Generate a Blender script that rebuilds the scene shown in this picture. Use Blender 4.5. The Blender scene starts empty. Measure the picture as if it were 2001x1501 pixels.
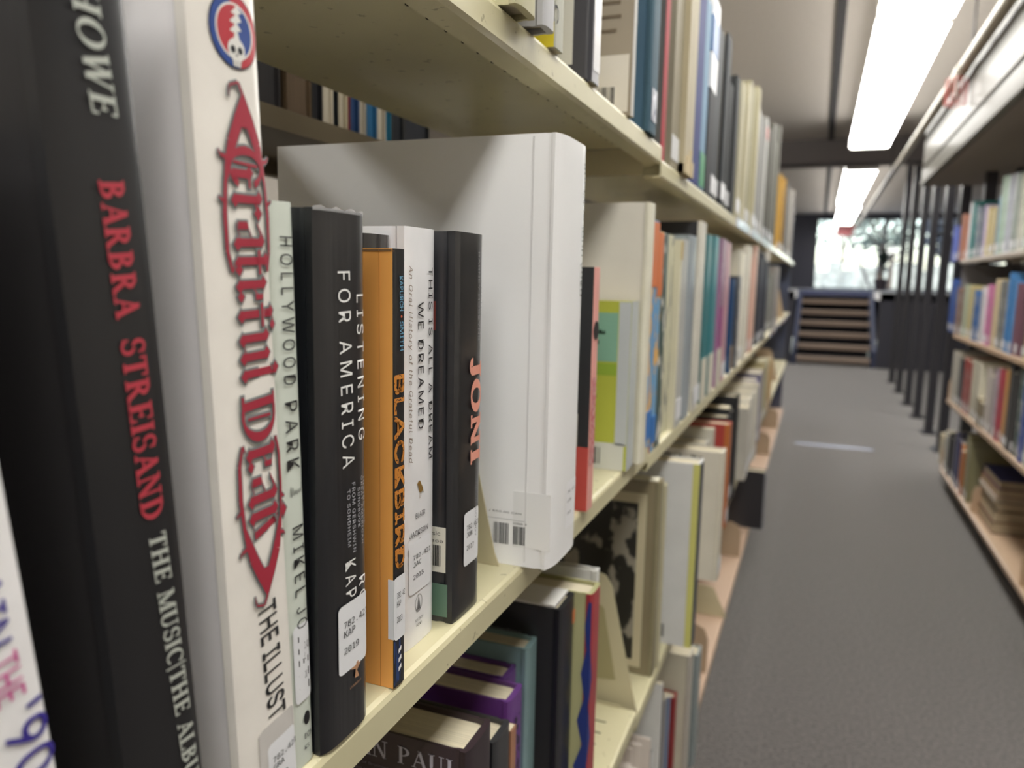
import bpy, math, random
from mathutils import Matrix, Vector
from math import radians as R, sin, cos, pi
random.seed(7)
S = bpy.context.scene
COL = S.collection
# ------------------------------------------------------------------ camera, sky, exposure
yaw, pitch, roll = 0.374477, 0.138475, 0.02
f_ = Vector((-sin(yaw)*cos(pitch), cos(yaw)*cos(pitch), -sin(pitch)))
r_ = Vector((cos(yaw), sin(yaw), 0)); u_ = r_.cross(f_)
rr = r_*cos(roll)+u_*sin(roll); uu = -r_*sin(roll)+u_*cos(roll)
cd = bpy.data.cameras.new('camera'); cam = bpy.data.objects.new('camera', cd); COL.objects.link(cam)
cd.sensor_width = 36; cd.lens = 27.04; cd.clip_start = .01; cd.clip_end = 200
cam.matrix_world = Matrix(((rr.x, uu.x, -f_.x, .2), (rr.y, uu.y, -f_.y, 0), (rr.z, uu.z, -f_.z, 1.12), (0, 0, 0, 1)))
cd.dof.use_dof = True; cd.dof.focus_distance = .43; cd.dof.aperture_fstop = 7.4
S.camera = cam
w = bpy.data.worlds.new('sky'); S.world = w; w.use_nodes = True
nt = w.node_tree; bg = nt.nodes['Background']
sky = nt.nodes.new('ShaderNodeTexSky'); sky.sky_type = 'NISHITA'; sky.sun_disc = False
sky.sun_elevation = R(38); sky.sun_rotation = R(150); sky.dust_density = 2.0
nt.links.new(sky.outputs[0], bg.inputs[0]); bg.inputs[1].default_value = .8
sd = bpy.data.lights.new('sun', 'SUN'); sd.energy = 5; sd.angle = R(.6); sd.color = (1, .95, .88)
so = bpy.data.objects.new('sun', sd); COL.objects.link(so); so.rotation_euler = (R(50), 0, R(35))
S.view_settings.view_transform = 'Standard'; S.view_settings.look = 'None'
S.view_settings.exposure = 0.12; S.view_settings.gamma = 1; S.view_settings.use_curve_mapping = False
LAMP = 12.0
# ------------------------------------------------------------------ helpers
def lin(h):
    v = [int(h[i:i+2], 16)/255 for i in (0, 2, 4)]
    return tuple(((c+.055)/1.055)**2.4 if c > .04045 else c/12.92 for c in v)+(1,)
MC = {}
def M(col, rough=.5, coat=0., metal=0., var=.0, bump=0., scale=40., stretch=(1, 1, 1), dirt=None, dirt_at=.62, dirt_scale=30, coat_bump=0, spec=.5):
    key = (col, rough, coat, metal, var, bump, scale, stretch, dirt, dirt_at, dirt_scale, coat_bump, spec)
    if key in MC: return MC[key]
    m = bpy.data.materials.new('mat_'+col); m.use_nodes = True; n = m.node_tree; b = n.nodes['Principled BSDF']
    b.inputs['Base Color'].default_value = lin(col); b.inputs['Roughness'].default_value = rough
    b.inputs['Metallic'].default_value = metal; b.inputs['Coat Weight'].default_value = coat; b.inputs['Coat Roughness'].default_value = .12
    b.inputs['Specular IOR Level'].default_value = spec
    def noise(sc, det=4):
        tc = n.nodes.new('ShaderNodeTexCoord'); mp = n.nodes.new('ShaderNodeMapping'); mp.inputs['Scale'].default_value = stretch
        t = n.nodes.new('ShaderNodeTexNoise'); t.inputs['Scale'].default_value = sc; t.inputs['Detail'].default_value = det
        n.links.new(tc.outputs['Object'], mp.inputs[0]); n.links.new(mp.outputs[0], t.inputs['Vector']); return t.outputs[0]
    out = None
    if var:
        a = noise(scale); rmp = n.nodes.new('ShaderNodeMapRange'); rmp.inputs[1].default_value = .3; rmp.inputs[2].default_value = .7
        rmp.inputs[3].default_value = 1-var; rmp.inputs[4].default_value = 1+var*.6; n.links.new(a, rmp.inputs[0])
        mx = n.nodes.new('ShaderNodeVectorMath'); mx.operation = 'SCALE'; mx.inputs[0].default_value = lin(col)[:3]
        n.links.new(rmp.outputs[0], mx.inputs['Scale']); out = mx.outputs[0]
    if dirt:
        a = noise(dirt_scale, 6); rmp = n.nodes.new('ShaderNodeMapRange'); rmp.inputs[1].default_value = dirt_at; rmp.inputs[2].default_value = dirt_at+.04
        n.links.new(a, rmp.inputs[0]); mx = n.nodes.new('ShaderNodeMix'); mx.data_type = 'RGBA'
        mx.inputs[6].default_value = lin(col); mx.inputs[7].default_value = lin(dirt)
        if out: n.links.new(out, mx.inputs[6])
        n.links.new(rmp.outputs[0], mx.inputs[0]); out = mx.outputs[2]
    if out: n.links.new(out, b.inputs['Base Color'])
    if bump or coat_bump:
        a = noise(scale, 6); bp = n.nodes.new('ShaderNodeBump'); bp.inputs['Strength'].default_value = max(bump, coat_bump); bp.inputs['Distance'].default_value = .002
        n.links.new(a, bp.inputs['Height'])
        if bump: n.links.new(bp.outputs[0], b.inputs['Normal'])
        if coat_bump: n.links.new(bp.outputs[0], b.inputs['Coat Normal'])
    MC[key] = m; return m
def Mprint(c1, c2, sc=(60, 60, 90), at=.55, rough=.4):
    key = ('p', c1, c2, sc, at)
    if key in MC: return MC[key]
    m = M(c1, rough, .2, dirt=c2, dirt_at=at, dirt_scale=1.0, stretch=sc); MC[key] = m; return m
def Mpages(col='d9cfb4'):
    key = ('pg', col)
    if key in MC: return MC[key]
    m = bpy.data.materials.new('paper_edges'); m.use_nodes = True; n = m.node_tree; b = n.nodes['Principled BSDF']; b.inputs['Roughness'].default_value = .8
    tc = n.nodes.new('ShaderNodeTexCoord'); mp = n.nodes.new('ShaderNodeMapping'); mp.inputs['Scale'].default_value = (3, 1500, 3)
    t = n.nodes.new('ShaderNodeTexNoise'); t.inputs['Scale'].default_value = 1; t.inputs['Detail'].default_value = 2
    n.links.new(tc.outputs['Object'], mp.inputs[0]); n.links.new(mp.outputs[0], t.inputs['Vector'])
    mx = n.nodes.new('ShaderNodeMix'); mx.data_type = 'RGBA'; c = lin(col); mx.inputs[6].default_value = tuple(x*.72 for x in c[:3])+(1,); mx.inputs[7].default_value = c
    mr = n.nodes.new('ShaderNodeMapRange'); mr.inputs[1].default_value = .35; mr.inputs[2].default_value = .6; n.links.new(t.outputs[0], mr.inputs[0]); n.links.new(mr.outputs[0], mx.inputs[0])
    n.links.new(mx.outputs[2], b.inputs['Base Color']); MC[key] = m; return m
def Memit(col, s):
    m = bpy.data.materials.new('lamp_light'); m.use_nodes = True; b = m.node_tree.nodes['Principled BSDF']
    b.inputs['Base Color'].default_value = (.8, .8, .8, 1); b.inputs['Emission Color'].default_value = lin(col); b.inputs['Emission Strength'].default_value = s; return m
def tag(o, label=None, cat=None, group=None, kind=None):
    if label: o['label'] = label
    if cat: o['category'] = cat
    if group: o['group'] = group
    if kind: o['kind'] = kind
    return o
def root(name, loc, rot=(0, 0, 0), label=None, cat=None, group=None, kind=None):
    o = bpy.data.objects.new(name, None); COL.objects.link(o); o.location = loc; o.rotation_euler = rot; o.empty_display_size = .05
    return tag(o, label, cat, group, kind)
def link(name, me, mats, parent=None, loc=(0, 0, 0), smooth=None):
    for m in (mats if isinstance(mats, (list, tuple)) else [mats]): me.materials.append(m)
    if smooth: me.shade_smooth(); me.set_sharp_from_angle(angle=R(smooth))
    o = bpy.data.objects.new(name, me); COL.objects.link(o); o.location = loc
    if parent: o.parent = parent
    return o
class MB:
    def __init__(s): s.v = []; s.f = []; s.mi = []
    def box(s, a, b, mi=0, T=None):
        i = len(s.v); x0, y0, z0 = a; x1, y1, z1 = b
        p = [(x0, y0, z0), (x1, y0, z0), (x1, y1, z0), (x0, y1, z0), (x0, y0, z1), (x1, y0, z1), (x1, y1, z1), (x0, y1, z1)]
        if T: p = [tuple(T @ Vector(q)) for q in p]
        s.v += p
        for q in ((0, 3, 2, 1), (4, 5, 6, 7), (0, 1, 5, 4), (1, 2, 6, 5), (2, 3, 7, 6), (3, 0, 4, 7)): s.f.append(tuple(i+k for k in q)); s.mi.append(mi)
        return s
    def prism(s, pts, lo, hi, axis='z', mi=0, mfun=None):
        n = len(pts); i = len(s.v)
        for h in (lo, hi):
            for a, b in pts: s.v.append({'z': (a, b, h), 'y': (a, h, b), 'x': (h, a, b)}[axis])
        for k in range(n):
            k2 = (k+1) % n; s.f.append((i+k, i+k2, i+n+k2, i+n+k)); s.mi.append(mfun(pts[k], pts[k2]) if mfun else mi)
        s.f.append(tuple(i+k for k in range(n))[::-1]); s.mi.append(mi); s.f.append(tuple(i+n+k for k in range(n))); s.mi.append(mi)
        return s
    def tube(s, p0, p1, r, n=12, r1=None, mi=0):
        p0 = Vector(p0); p1 = Vector(p1); d = (p1-p0).normalized(); a = d.orthogonal().normalized(); b = d.cross(a); i = len(s.v)
        for p, q in ((p0, r), (p1, r if r1 is None else r1)):
            for k in range(n): t = 2*pi*k/n; s.v.append(tuple(p+(a*cos(t)+b*sin(t))*q))
        for k in range(n): k2 = (k+1) % n; s.f.append((i+k, i+k2, i+n+k2, i+n+k)); s.mi.append(mi)
        s.f.append(tuple(i+k for k in range(n))[::-1]); s.f.append(tuple(i+n+k for k in range(n))); s.mi += [mi, mi]
        return s
    def mesh(s, name='m'):
        me = bpy.data.meshes.new(name); me.from_pydata(s.v, [], s.f); me.polygons.foreach_set('material_index', s.mi); me.update()
        import bmesh
        bm = bmesh.new(); bm.from_mesh(me); bmesh.ops.recalc_face_normals(bm, faces=bm.faces); bm.to_mesh(me); bm.free(); return me
    def build(s, name, mats, parent=None, loc=(0, 0, 0), smooth=None): return link(name, s.mesh(name), mats, parent, loc, smooth)
# ------------------------------------------------------------------ lettering
FD = bpy.utils.resource_path('LOCAL')+'/datafiles/fonts/'
def font(n):
    try: return bpy.data.fonts.load(FD+n)
    except Exception: return None
FONTS = {'sans': font('Inter.woff2'), 'mono': font('DejaVuSansMono.woff2')}
FONTS['wide'] = FONTS['light'] = FONTS['sans']
TC = {}
def text_geo(body, fnt):
    k = (body, fnt)
    if k in TC: return TC[k]
    c = bpy.data.curves.new('t', 'FONT'); c.body = body; c.resolution_u = 3
    if FONTS.get(fnt): c.font = FONTS[fnt]
    if fnt == 'wide': c.space_character = 1.4
    if fnt == 'light': c.space_character = 1.15
    o = bpy.data.objects.new('t', c); COL.objects.link(o); bpy.context.view_layer.update()
    me = bpy.data.meshes.new_from_object(o.evaluated_get(bpy.context.evaluated_depsgraph_get()))
    v = [(p.co.x, p.co.y) for p in me.vertices]; f = [tuple(p.vertices) for p in me.polygons]
    bpy.data.objects.remove(o); bpy.data.curves.remove(c); bpy.data.meshes.remove(me)
    x0 = min(p[0] for p in v); x1 = max(p[0] for p in v); y0 = min(p[1] for p in v); y1 = max(p[1] for p in v)
    v = [((a-x0)/(x1-x0 or 1), (b-y0)/(y1-y0 or 1)) for a, b in v]
    TC[k] = (v, f); return TC[k]
T_, t_ = .16, .055
def _st(x, b=0): return [('L', x, 0, x, 1, T_+b), ('H', x-.16, x+.16, .02, .045), ('H', x-.16, x+.16, .98, .045)]
SER = {
 'A': (.78, [('L', .1, 0, .4, 1, t_), ('L', .68, 0, .38, 1, T_), ('H', .2, .56, .34, .06), ('H', 0, .22, .02, .045), ('H', .54, .8, .02, .045)]),
 'B': (.72, _st(.17)+[('A', .2, .75, .36, .25, -90, 90, .15, .055), ('A', .2, .265, .44, .265, -90, 90, .16, .055)]),
 'C': (.78, [('A', .42, .5, .4, .53, 45, 315, .16, .055), ('L', .7, .7, .72, .95, .05)]),
 'D': (.82, _st(.17)+[('A', .22, .5, .52, .5, -90, 90, .16, .055)]),
 'E': (.68, _st(.17)+[('H', .15, .6, .975, .055), ('H', .15, .48, .5, .055), ('H', .15, .62, .03, .055), ('L', .59, .78, .59, 1, .05), ('L', .62, 0, .62, .24, .05), ('L', .48, .4, .48, .6, .05)]),
 'H': (.9, _st(.17)+_st(.67)+[('H', .17, .67, .5, .06)]),
 'I': (.36, _st(.17)), 'J': (.5, [('L', .32, .1, .32, 1, T_), ('H', .14, .48, .98, .045), ('A', .2, .14, .2, .3, 180, 360, .14, .06)]),
 'L': (.64, _st(.17)+[('H', .15, .6, .03, .055), ('L', .6, 0, .6, .26, .05)]),
 'M': (1.02, [('L', .12, 0, .14, 1, t_), ('L', .16, 1, .5, .02, .15), ('L', .5, .02, .82, 1, t_), ('L', .84, 0, .84, 1, T_), ('H', 0, .26, .02, .045), ('H', .68, 1, .02, .045), ('H', .02, .2, .98, .045), ('H', .78, 1, .98, .045)]),
 'N': (.86, [('L', .13, 0, .13, 1, t_), ('L', .14, 1, .68, 0, T_), ('L', .68, 0, .68, 1, t_), ('H', .0, .27, .02, .045), ('H', 0, .2, .98, .045), ('H', .54, .82, .98, .045)]),
 'O': (.88, [('A', .42, .5, .42, .53, 0, 360, .16, .05)]), 'P': (.68, _st(.17)+[('A', .2, .72, .42, .28, -90, 90, .16, .055)]),
 'R': (.8, _st(.17)+[('A', .2, .74, .38, .26, -90, 90, .15, .055), ('L', .36, .48, .68, 0, T_), ('H', .58, .82, .02, .045)]),
 'S': (.62, [('A', .3, .735, .25, .29, 30, 262, .11, .07), ('A', .3, .265, .27, .29, -150, 82, .11, .07), ('L', .5, .72, .5, .95, .045), ('L', .06, .05, .06, .28, .045)]),
 'T': (.72, [('L', .34, 0, .34, 1, T_), ('H', .18, .5, .02, .045), ('H', .03, .65, .97, .055), ('L', .03, .76, .03, 1, .05), ('L', .65, .76, .65, 1, .05)]),
 'U': (.84, [('L', .17, .3, .17, 1, T_), ('L', .66, .3, .66, 1, t_), ('A', .4, .3, .31, .33, 180, 360, .14, .06), ('H', 0, .33, .98, .045), ('H', .54, .8, .98, .045)]),
 'W': (1.1, [('L', .12, 1, .34, 0, T_), ('L', .34, 0, .54, 1, t_), ('L', .52, 1, .74, 0, T_), ('L', .74, 0, .96, 1, t_), ('H', 0, .26, .98, .045), ('H', .4, .64, .98, .045), ('H', .84, 1.06, .98, .045)]),
 '|': (.2, [('L', .08, -.15, .08, 1.15, .05)]), ' ': (.38, [])}
def _mn(x, h=1., b=0.): return [('L', x, b+.12, x, h-.12, .15), ('D', x-.03, h-.1, .13), ('D', x+.03, b+.1, .13)]
BLK = {  # broken-letter strokes
 'G': (.8, [('A', .4, .5, .4, .55, 30, 330, .16, .06)]+_mn(.5, .7)+[('H', .4, .75, .6, .07), ('L', .3, .1, .34, .9, .05)]),
 'r': (.52, _mn(.17)+[('D', .42, .84, .14), ('L', .2, .7, .42, .9, .06)]), 'a': (.62, _mn(.46)+[('L', .15, .15, .15, .45, .14), ('L', .12, .1, .44, .2, .07), ('L', .12, .45, .46, .6, .06), ('L', .1, .78, .44, 1, .08)]),
 't': (.5, _mn(.2, 1.15)+[('H', 0, .46, .8, .08), ('D', .36, .1, .12)]), 'e': (.54, _mn(.16)+[('L', .14, .5, .42, .7, .06), ('L', .4, .6, .4, .85, .1), ('L', .16, .92, .4, .86, .07), ('D', .38, .12, .11)]),
 'f': (.5, _mn(.2, 1.25)+[('H', 0, .46, .8, .08), ('L', .2, 1.2, .46, 1.28, .08), ('D', .44, 1.2, .12)]), 'u': (.7, _mn(.17)+_mn(.52)+[('L', .17, .05, .5, .2, .06)]),
 'l': (.36, _mn(.17, 1.35)), 'd': (.66, _mn(.16)+[('L', .5, .15, .3, 1.35, .14), ('L', .14, .06, .5, .14, .07), ('D', .28, 1.3, .14), ('L', .16, .9, .4, .96, .06)]),
 'D': (.9, [('A', .35, .5, .5, .6, -110, 110, .17, .07), ('L', .2, .0, .16, 1., .15), ('L', .42, .1, .42, .9, .05), ('H', .02, .4, 1.04, .08), ('H', .02, .4, -.04, .08)]), ' ': (.2, [])}
def stroke_geo(body, table, grow=0., track=.06):
    v = []; f = []; x = 0
    def add(pts): i = len(v); v.extend(pts); f.append(tuple(range(i, i+len(pts))))
    for ch in body:
        wd, pr = table.get(ch, (.4, []))
        for p in pr:
            g = grow
            if p[0] == 'L':
                _, a, b, c, d, ww = p; ww += 2*g; e = g if b <= d else -g
                add([(x+a-ww/2, b-e), (x+a+ww/2, b-e), (x+c+ww/2, d+e), (x+c-ww/2, d+e)])
            elif p[0] == 'H': _, a, b, y, ww = p; add([(x+a-g, y-ww/2-g), (x+b+g, y-ww/2-g), (x+b+g, y+ww/2+g), (x+a-g, y+ww/2+g)])
            elif p[0] == 'D': _, a, b, q = p; q += g*1.4; add([(x+a-q, b), (x+a, b-q), (x+a+q, b), (x+a, b+q)])
            else:
                _, cx, cy, rx, ry, a0, a1, wt, wn = p; n = 16
                for k in range(n):
                    q = []
                    for aa, o in ((k, 1), (k+1, 1), (k+1, 0), (k, 0)):
                        t = R(a0+(a1-a0)*aa/n); ex = (rx+g) if o else (rx-wt-g); ey = (ry+g) if o else (ry-wn-g)
                        q.append((x+cx+ex*cos(t), cy+ey*sin(t)))
                    add(q)
        x += wd+track
    return [(a/x, b) for a, b in v], f
# ------------------------------------------------------------------ books
LABELS = {}
def uniq(l):
    n = len(l.split()); assert 4 <= n <= 16, l
    assert l not in LABELS, l
    LABELS[l] = 1; return l
class Book:
    """A book standing on a shelf. Local frame: spine plane x=0, thickness +y, height +z."""
    def __init__(s, label, y0, t, h, z0, xf=0., d=.2, spine='888888', face=None, kind='hard', side=1, lean=0., yaw=0., bow=None, smat=None, fmat=None, pages='d9cfb4', group=None, coat=.25, rough=.4):
        s.t, s.h, s.d, s.y0, s.z0, s.xf, s.lean = t, h, d, y0, z0, xf, lean
        rz = 0 if side == 1 else pi
        s.root = root('book', (xf, y0 if side == 1 else y0+t, z0), (lean, 0, rz+yaw), uniq(label), 'book', group)
        face = face or spine
        hard = kind != 'paper'
        b = min(.0026, t*.14) if hard else .0005
        s.bow = bow if bow is not None else (min(.0025, t*.1) if hard else .0006); s.pw = 5 if s.bow > .001 else 8
        g = min(.0012, t*.1) if hard else 0.
        sp = []
        for k in range(13): y = t*(.5-.5*cos(pi*k/12)); sp.append((s.px(y), y))
        pts = [(-d, 0), (-.0125, 0)]
        if hard: pts += [(-.0105, g), (-.0075, g), (-.0055-s.bow*.3, 0)]
        pts += sp
        if hard: pts += [(-.0055-s.bow*.3, t), (-.0075, t-g), (-.0105, t-g)]
        pts += [(-.0125, t), (-d, t), (-d, t-b)]
        if hard: pts += [(-.0125, t-b), (-.0085, t-b-g)]
        xi = -s.bow-b-.0005
        pts += [(xi, t-b-g), (xi, b+g)]
        if hard: pts += [(-.0085, b+g), (-.0125, b)]
        pts += [(-d, b)]
        m = MB(); m.prism(pts, 0, h, 'z', 1, lambda a, c: 0 if (a[0] > -.0055-s.bow*1.01 and c[0] > -.0055-s.bow*1.01) else 1)
        s.smat = smat or M(spine, rough, coat, var=.08, scale=25); s.fmat = fmat or M(face, rough, coat, var=.06, scale=14)
        s.cover = m.build('cover', [s.smat, s.fmat], s.root, smooth=35)
        q = .004 if hard else 0.0002
        s.pages = MB().box((-d+q, b+g*.2+.0001, q), (xi-.0004, t-b-g*.2-.0001, h-q)).build('pages', Mpages(pages), s.root)
    def px(s, y): u = (y-s.t/2)/(s.t/2); return -s.bow*min(1, abs(u)**s.pw)
    def loc(s, y, z):   # shelf-edge measure (taken on the plane x=0) -> local spine coordinates
        k = (.2-s.xf)/.2; y *= k; z = 1.12+(z-1.12)*k; dy = y-s.y0; dz = z-s.z0
        return dy*cos(s.lean)+dz*sin(s.lean), -dy*sin(s.lean)+dz*cos(s.lean)
    def put(s, name, v2, f, mat, e=.0003, label=None):
        me = bpy.data.meshes.new(name); me.from_pydata([(s.px(max(0, min(s.t, a)))+e, a, b) for a, b in v2], [], f)
        o = link(name, me, mat, s.root)
        if label: o['label'] = label
        return o
    def down(s, body, p0, p1, cap, mat, fnt='sans', name='title', e=.0006, grow=0., track=.06, slant=0.):
        """lettering reading down the spine from p0 to p1 (shelf-edge y,z); cap = letter height"""
        a = s.loc(*p0); b = s.loc(*p1); L = math.hypot(b[0]-a[0], b[1]-a[1]); ux, uz = (b[0]-a[0])/L, (b[1]-a[1])/L; nx, nz = -uz, ux
        v, f = (stroke_geo(body, SER, grow, track) if fnt == 'serif' else stroke_geo(body, BLK, grow, track) if fnt == 'black' else text_geo(body, fnt))
        out = []
        for p, q in v:
            c = (q-.5)*cap; p = p*L + slant*c
            out.append((a[0]+ux*p+nx*c, a[1]+uz*p+nz*c))
        return s.put(name, out, f, mat, e)
    def across(s, body, yl, yr, z, cap, mat, fnt='mono', name='title', e=.0005, hgt=None):
        a = s.loc(yl, z); b = s.loc(yr, z); v, f = text_geo(body, fnt)
        return s.put(name, [(a[0]+(b[0]-a[0])*p, a[1]+(q)*cap) for p, q in v], f, mat, e)
    def sticker(s, yl, yr, zt, zb, mat, name='call_number_label', r=.0025, e=.0003, wrap=0.):
        a = s.loc(yl, zt); b = s.loc(yr, zb); x0, x1, y0, y1 = a[0], min(b[0], s.t-.0004), b[1], a[1]
        xs = [x0+(x1-x0)*(.5-.5*cos(pi*k/10)) for k in range(11)]; v = []; f = []
        for k, x in enumerate(xs):
            dd = min(x-x0, x1-x if wrap == 0 else 9); c = r-math.sqrt(max(0, r*r-(r-dd)**2)) if dd < r else 0
            if k == 0: c = r*.75
            v += [(x, y0+c), (x, y1-c)]
        for k in range(10): f.append((2*k, 2*k+2, 2*k+3, 2*k+1))
        o = s.put(name, v, f, mat, e)
        if wrap: o2 = MB().box((-wrap, -.0003, y0+.001), (s.px(0)+e, -.0001, y1-.001)); o2.build('label_flap', mat, s.root)
        return o
    def face(s, name, x0, x1, z0, z1, mat, e=.0003, label=None):
        """flat print on the near cover board (local x, z)"""
        o = MB().box((x0, -e, z0), (x1, -e+.0002, z1)).build(name, mat, s.root)
        if label: o['label'] = label
        return o
    def face_text(s, body, x0, x1, z, cap, mat, fnt='sans', name='cover_text', e=.0004, down=False):
        v, f = stroke_geo(body, SER, 0, .06) if fnt == 'serif' else text_geo(body, fnt); me = bpy.data.meshes.new(name)
        me.from_pydata([(x0+(x1-x0)*p, -e, z+q*cap) for p, q in v], [], f); return link(name, me, mat, s.root)
    def face_bars(s, x0, x1, z0, z1, mat, name='barcode', n=14, e=.0006):
        m = MB(); x = x0; random.seed(int(abs(x0)*1e5)); st = (x1-x0)/n
        for k in range(n): ww = st*random.choice((.3, .5, .65)); m.box((x, -e, z0), (x+ww, -e+.0001, z1)); x += st
        return m.build(name, mat, s.root)
INK = M('1a1a1c', .5); WHITE = M('eeeeec', .5); STK = M('e6e7ea', .35, .2)
def call_label(bk, yl, yr, zt, zb, l1, l2, l3, wrap=0., tz=None):
    bk.sticker(yl, yr, zt, zb, STK, wrap=wrap, e=.0006); H = zt-zb; ys = tz or (yl+(yr-yl)*.16)
    W = (yr-ys)
    for i, (tx, zz) in enumerate(((l1, .34), (l2, .475), (l3, .72))):
        n = len(tx)/7.
        bk.across(tx, ys, ys+W*.98*n, zt-H*zz, H*.095, INK, name='call_number', e=.0009)
# ------------------------------------------------------------------ the room
CARPET = M('5e5956', .95, var=.75, bump=1., scale=115, spec=.1)
for _k, _v in (('Sheen Weight', .6), ('Sheen Roughness', .5)): CARPET.node_tree.nodes['Principled BSDF'].inputs[_k].default_value = _v
CEIL = M('bdb6ae', .9, var=.10, bump=.5, scale=60, spec=.2)
DARKW = M('34343e', .6); NAVY = M('2b3450', .35, .3); CREAM = M('cbc4a0', .4, .2, var=.07, scale=9, dirt='a09878', dirt_at=.66, dirt_scale=90)
CREAM2 = M('c4bb9a', .45, .1, var=.05, scale=9); TAN = M('b09a80', .5, .1); PLW = M('cfc8be', .85)
def st(name, a, b, mat, parent=None):
    o = MB().box(a, b).build(name, mat, parent)
    if not parent: o['kind'] = 'structure'
    return o
floor = st('floor', (-4, -4, -.1), (4, 11.3, 0), CARPET)
ceil_ = st('ceiling', (-4, -4, 2.5), (4, 17.2, 2.6), CEIL)
st('wall_left', (-4.1, -4, 0), (-4, 17.2, 2.5), PLW); st('wall_right', (4, -4, 0), (4.1, 17.2, 2.5), PLW); st('wall_back', (-4, -4.1, 0), (4, -4, 2.5), PLW)
low = st('wall_landing', (.97, 11.3, 0), (4, 11.42, 1.0), DARKW); st('wall_stairwell', (-4, 11.3, 0), (-.1, 11.42, 1.0), DARKW)
lf = st('floor_landing', (-4, 12.98, .9), (4, 17.2, 1.0), CARPET); st('floor_landing', (.97, 11.3, .9), (4, 12.98, 1.0), CARPET); st('floor_landing', (-4, 11.3, .9), (-.1, 12.98, 1.0), CARPET)
st('wall_riser', (-.1, 13.02, 0), (.97, 13.08, .9), M('1a1a22', .8))
st('floor_lower', (-4, 11.3, -.1), (4, 13.1, 0), CARPET)
far = st('wall_far', (-4, 17.0, 0), (.05, 17.2, 2.5), M('3a3a44', .7)); st('wall_header', (.05, 17.0, 2.42), (4, 17.2, 2.5), DARKW); st('wall_sill', (.05, 17.0, 0), (4, 17.2, .99), NAVY)
win = root('window_1', (0, 17.05, 0)); win['kind'] = 'structure'
fr = M('23242c', .4)
for x in (.05, 1.33, 2.61, 3.95): MB().box((x, 0, .99), (x+.05, .06, 2.42)).build('window_frame', fr, win)
MB().box((.1, 0, .99), (3.95, .06, 1.03)).build('window_frame', fr, win); MB().box((.1, 0, 2.38), (3.95, .06, 2.42)).build('window_frame', fr, win)
gm = bpy.data.materials.new('window_glass'); gm.use_nodes = True; n = gm.node_tree; n.nodes.remove(n.nodes['Principled BSDF'])
tr = n.nodes.new('ShaderNodeBsdfTransparent'); gl = n.nodes.new('ShaderNodeBsdfGlossy'); gl.inputs['Roughness'].default_value = .02; mx = n.nodes.new('ShaderNodeMixShader'); mx.inputs[0].default_value = .06
n.links.new(tr.outputs[0], mx.inputs[1]); n.links.new(gl.outputs[0], mx.inputs[2]); n.links.new(mx.outputs[0], n.nodes['Material Output'].inputs[0])
for x in (.1, 1.38, 2.66): MB().box((x, .025, 1.03), (x+1.23 if x < 2.6 else 3.95, .031, 2.38)).build('pane', gm, win)
beam = st('trim_1', (-4, 8.25, 2.28), (4, 8.65, 2.5), M('6a6462', .8))
st('trim_2', (.185, -4, 2.485), (.235, 8.25, 2.5), M('2c2a2c', .8)); st('trim_2', (.2, 8.65, 2.485), (.25, 17, 2.5), M('2c2a2c', .8))
strip = MB().prism([(0, 0), (.006, .004), (.044, .004), (.05, 0)], 0, .5, 'x').build('trim_3', M('8f93a2', .5, 0, 1.), loc=(.12, 5.66, 0)); strip['kind'] = 'structure'
# stairs
stair = root('staircase', (-.09, 11.3, 0), label='short open staircase with tan treads below the far window', cat='staircase')
TREAD = M('8c7b6e', .9, var=.2, scale=80)
for i in range(6):
    z = .105+i*.152
    MB().box((.06, .02+.28*i, z-.055), (1.0, .02+.28*i+.27, z)).build('tread', TREAD, stair)
for x in (0, 1.0):
    MB().prism([(0, 0), (.32, 0), (1.67, .78), (1.67, 1.0), (1.5, 1.0), (0, .22)], x, x+.06, 'x').build('stringer', NAVY, stair)
MB().box((-.02, 1.62, .93), (1.08, 1.68, 1.015)).build('landing_nosing', M('4a5274', .3, .4), stair)
# posts of the screen on the right
POST = M('26252b', .4, .2)
ordn = ['nearest', 'second nearest', 'third nearest', 'fourth nearest', 'fifth nearest', 'sixth nearest', 'seventh nearest', 'farthest']
for i, y in enumerate((4.95, 5.07, 5.87, 6.54, 7.3, 8.05, 8.93, 9.8)):
    zt = 1.75 if i < 2 else 2.5
    t = root('square_post', (1.05 if i else 1.175, y, 0), label=uniq('%s dark square post of the row right of the aisle' % ordn[i]), cat='post', group='dark posts along the aisle')
    MB().box((-.029, -.035, 0), (.029, .035, zt)).build('shaft', POST, t); MB().box((-.05, -.07, 0), (.05, .07, .012)).build('foot_plate', POST, t)
# canopy over the right bookcase
cv = root('shelving_canopy', (.765, 0, 1.757), label='long cream painted canopy over the right bookcase', cat='canopy')
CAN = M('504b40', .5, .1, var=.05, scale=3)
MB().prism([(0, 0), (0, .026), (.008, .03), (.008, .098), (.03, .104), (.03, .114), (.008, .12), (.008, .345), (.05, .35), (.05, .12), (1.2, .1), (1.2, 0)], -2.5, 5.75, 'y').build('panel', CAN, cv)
MB().box((.03, -2.5, -.004), (1.2, 5.74, 0)).build('underside', M('7a726c', .8), cv)
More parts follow.
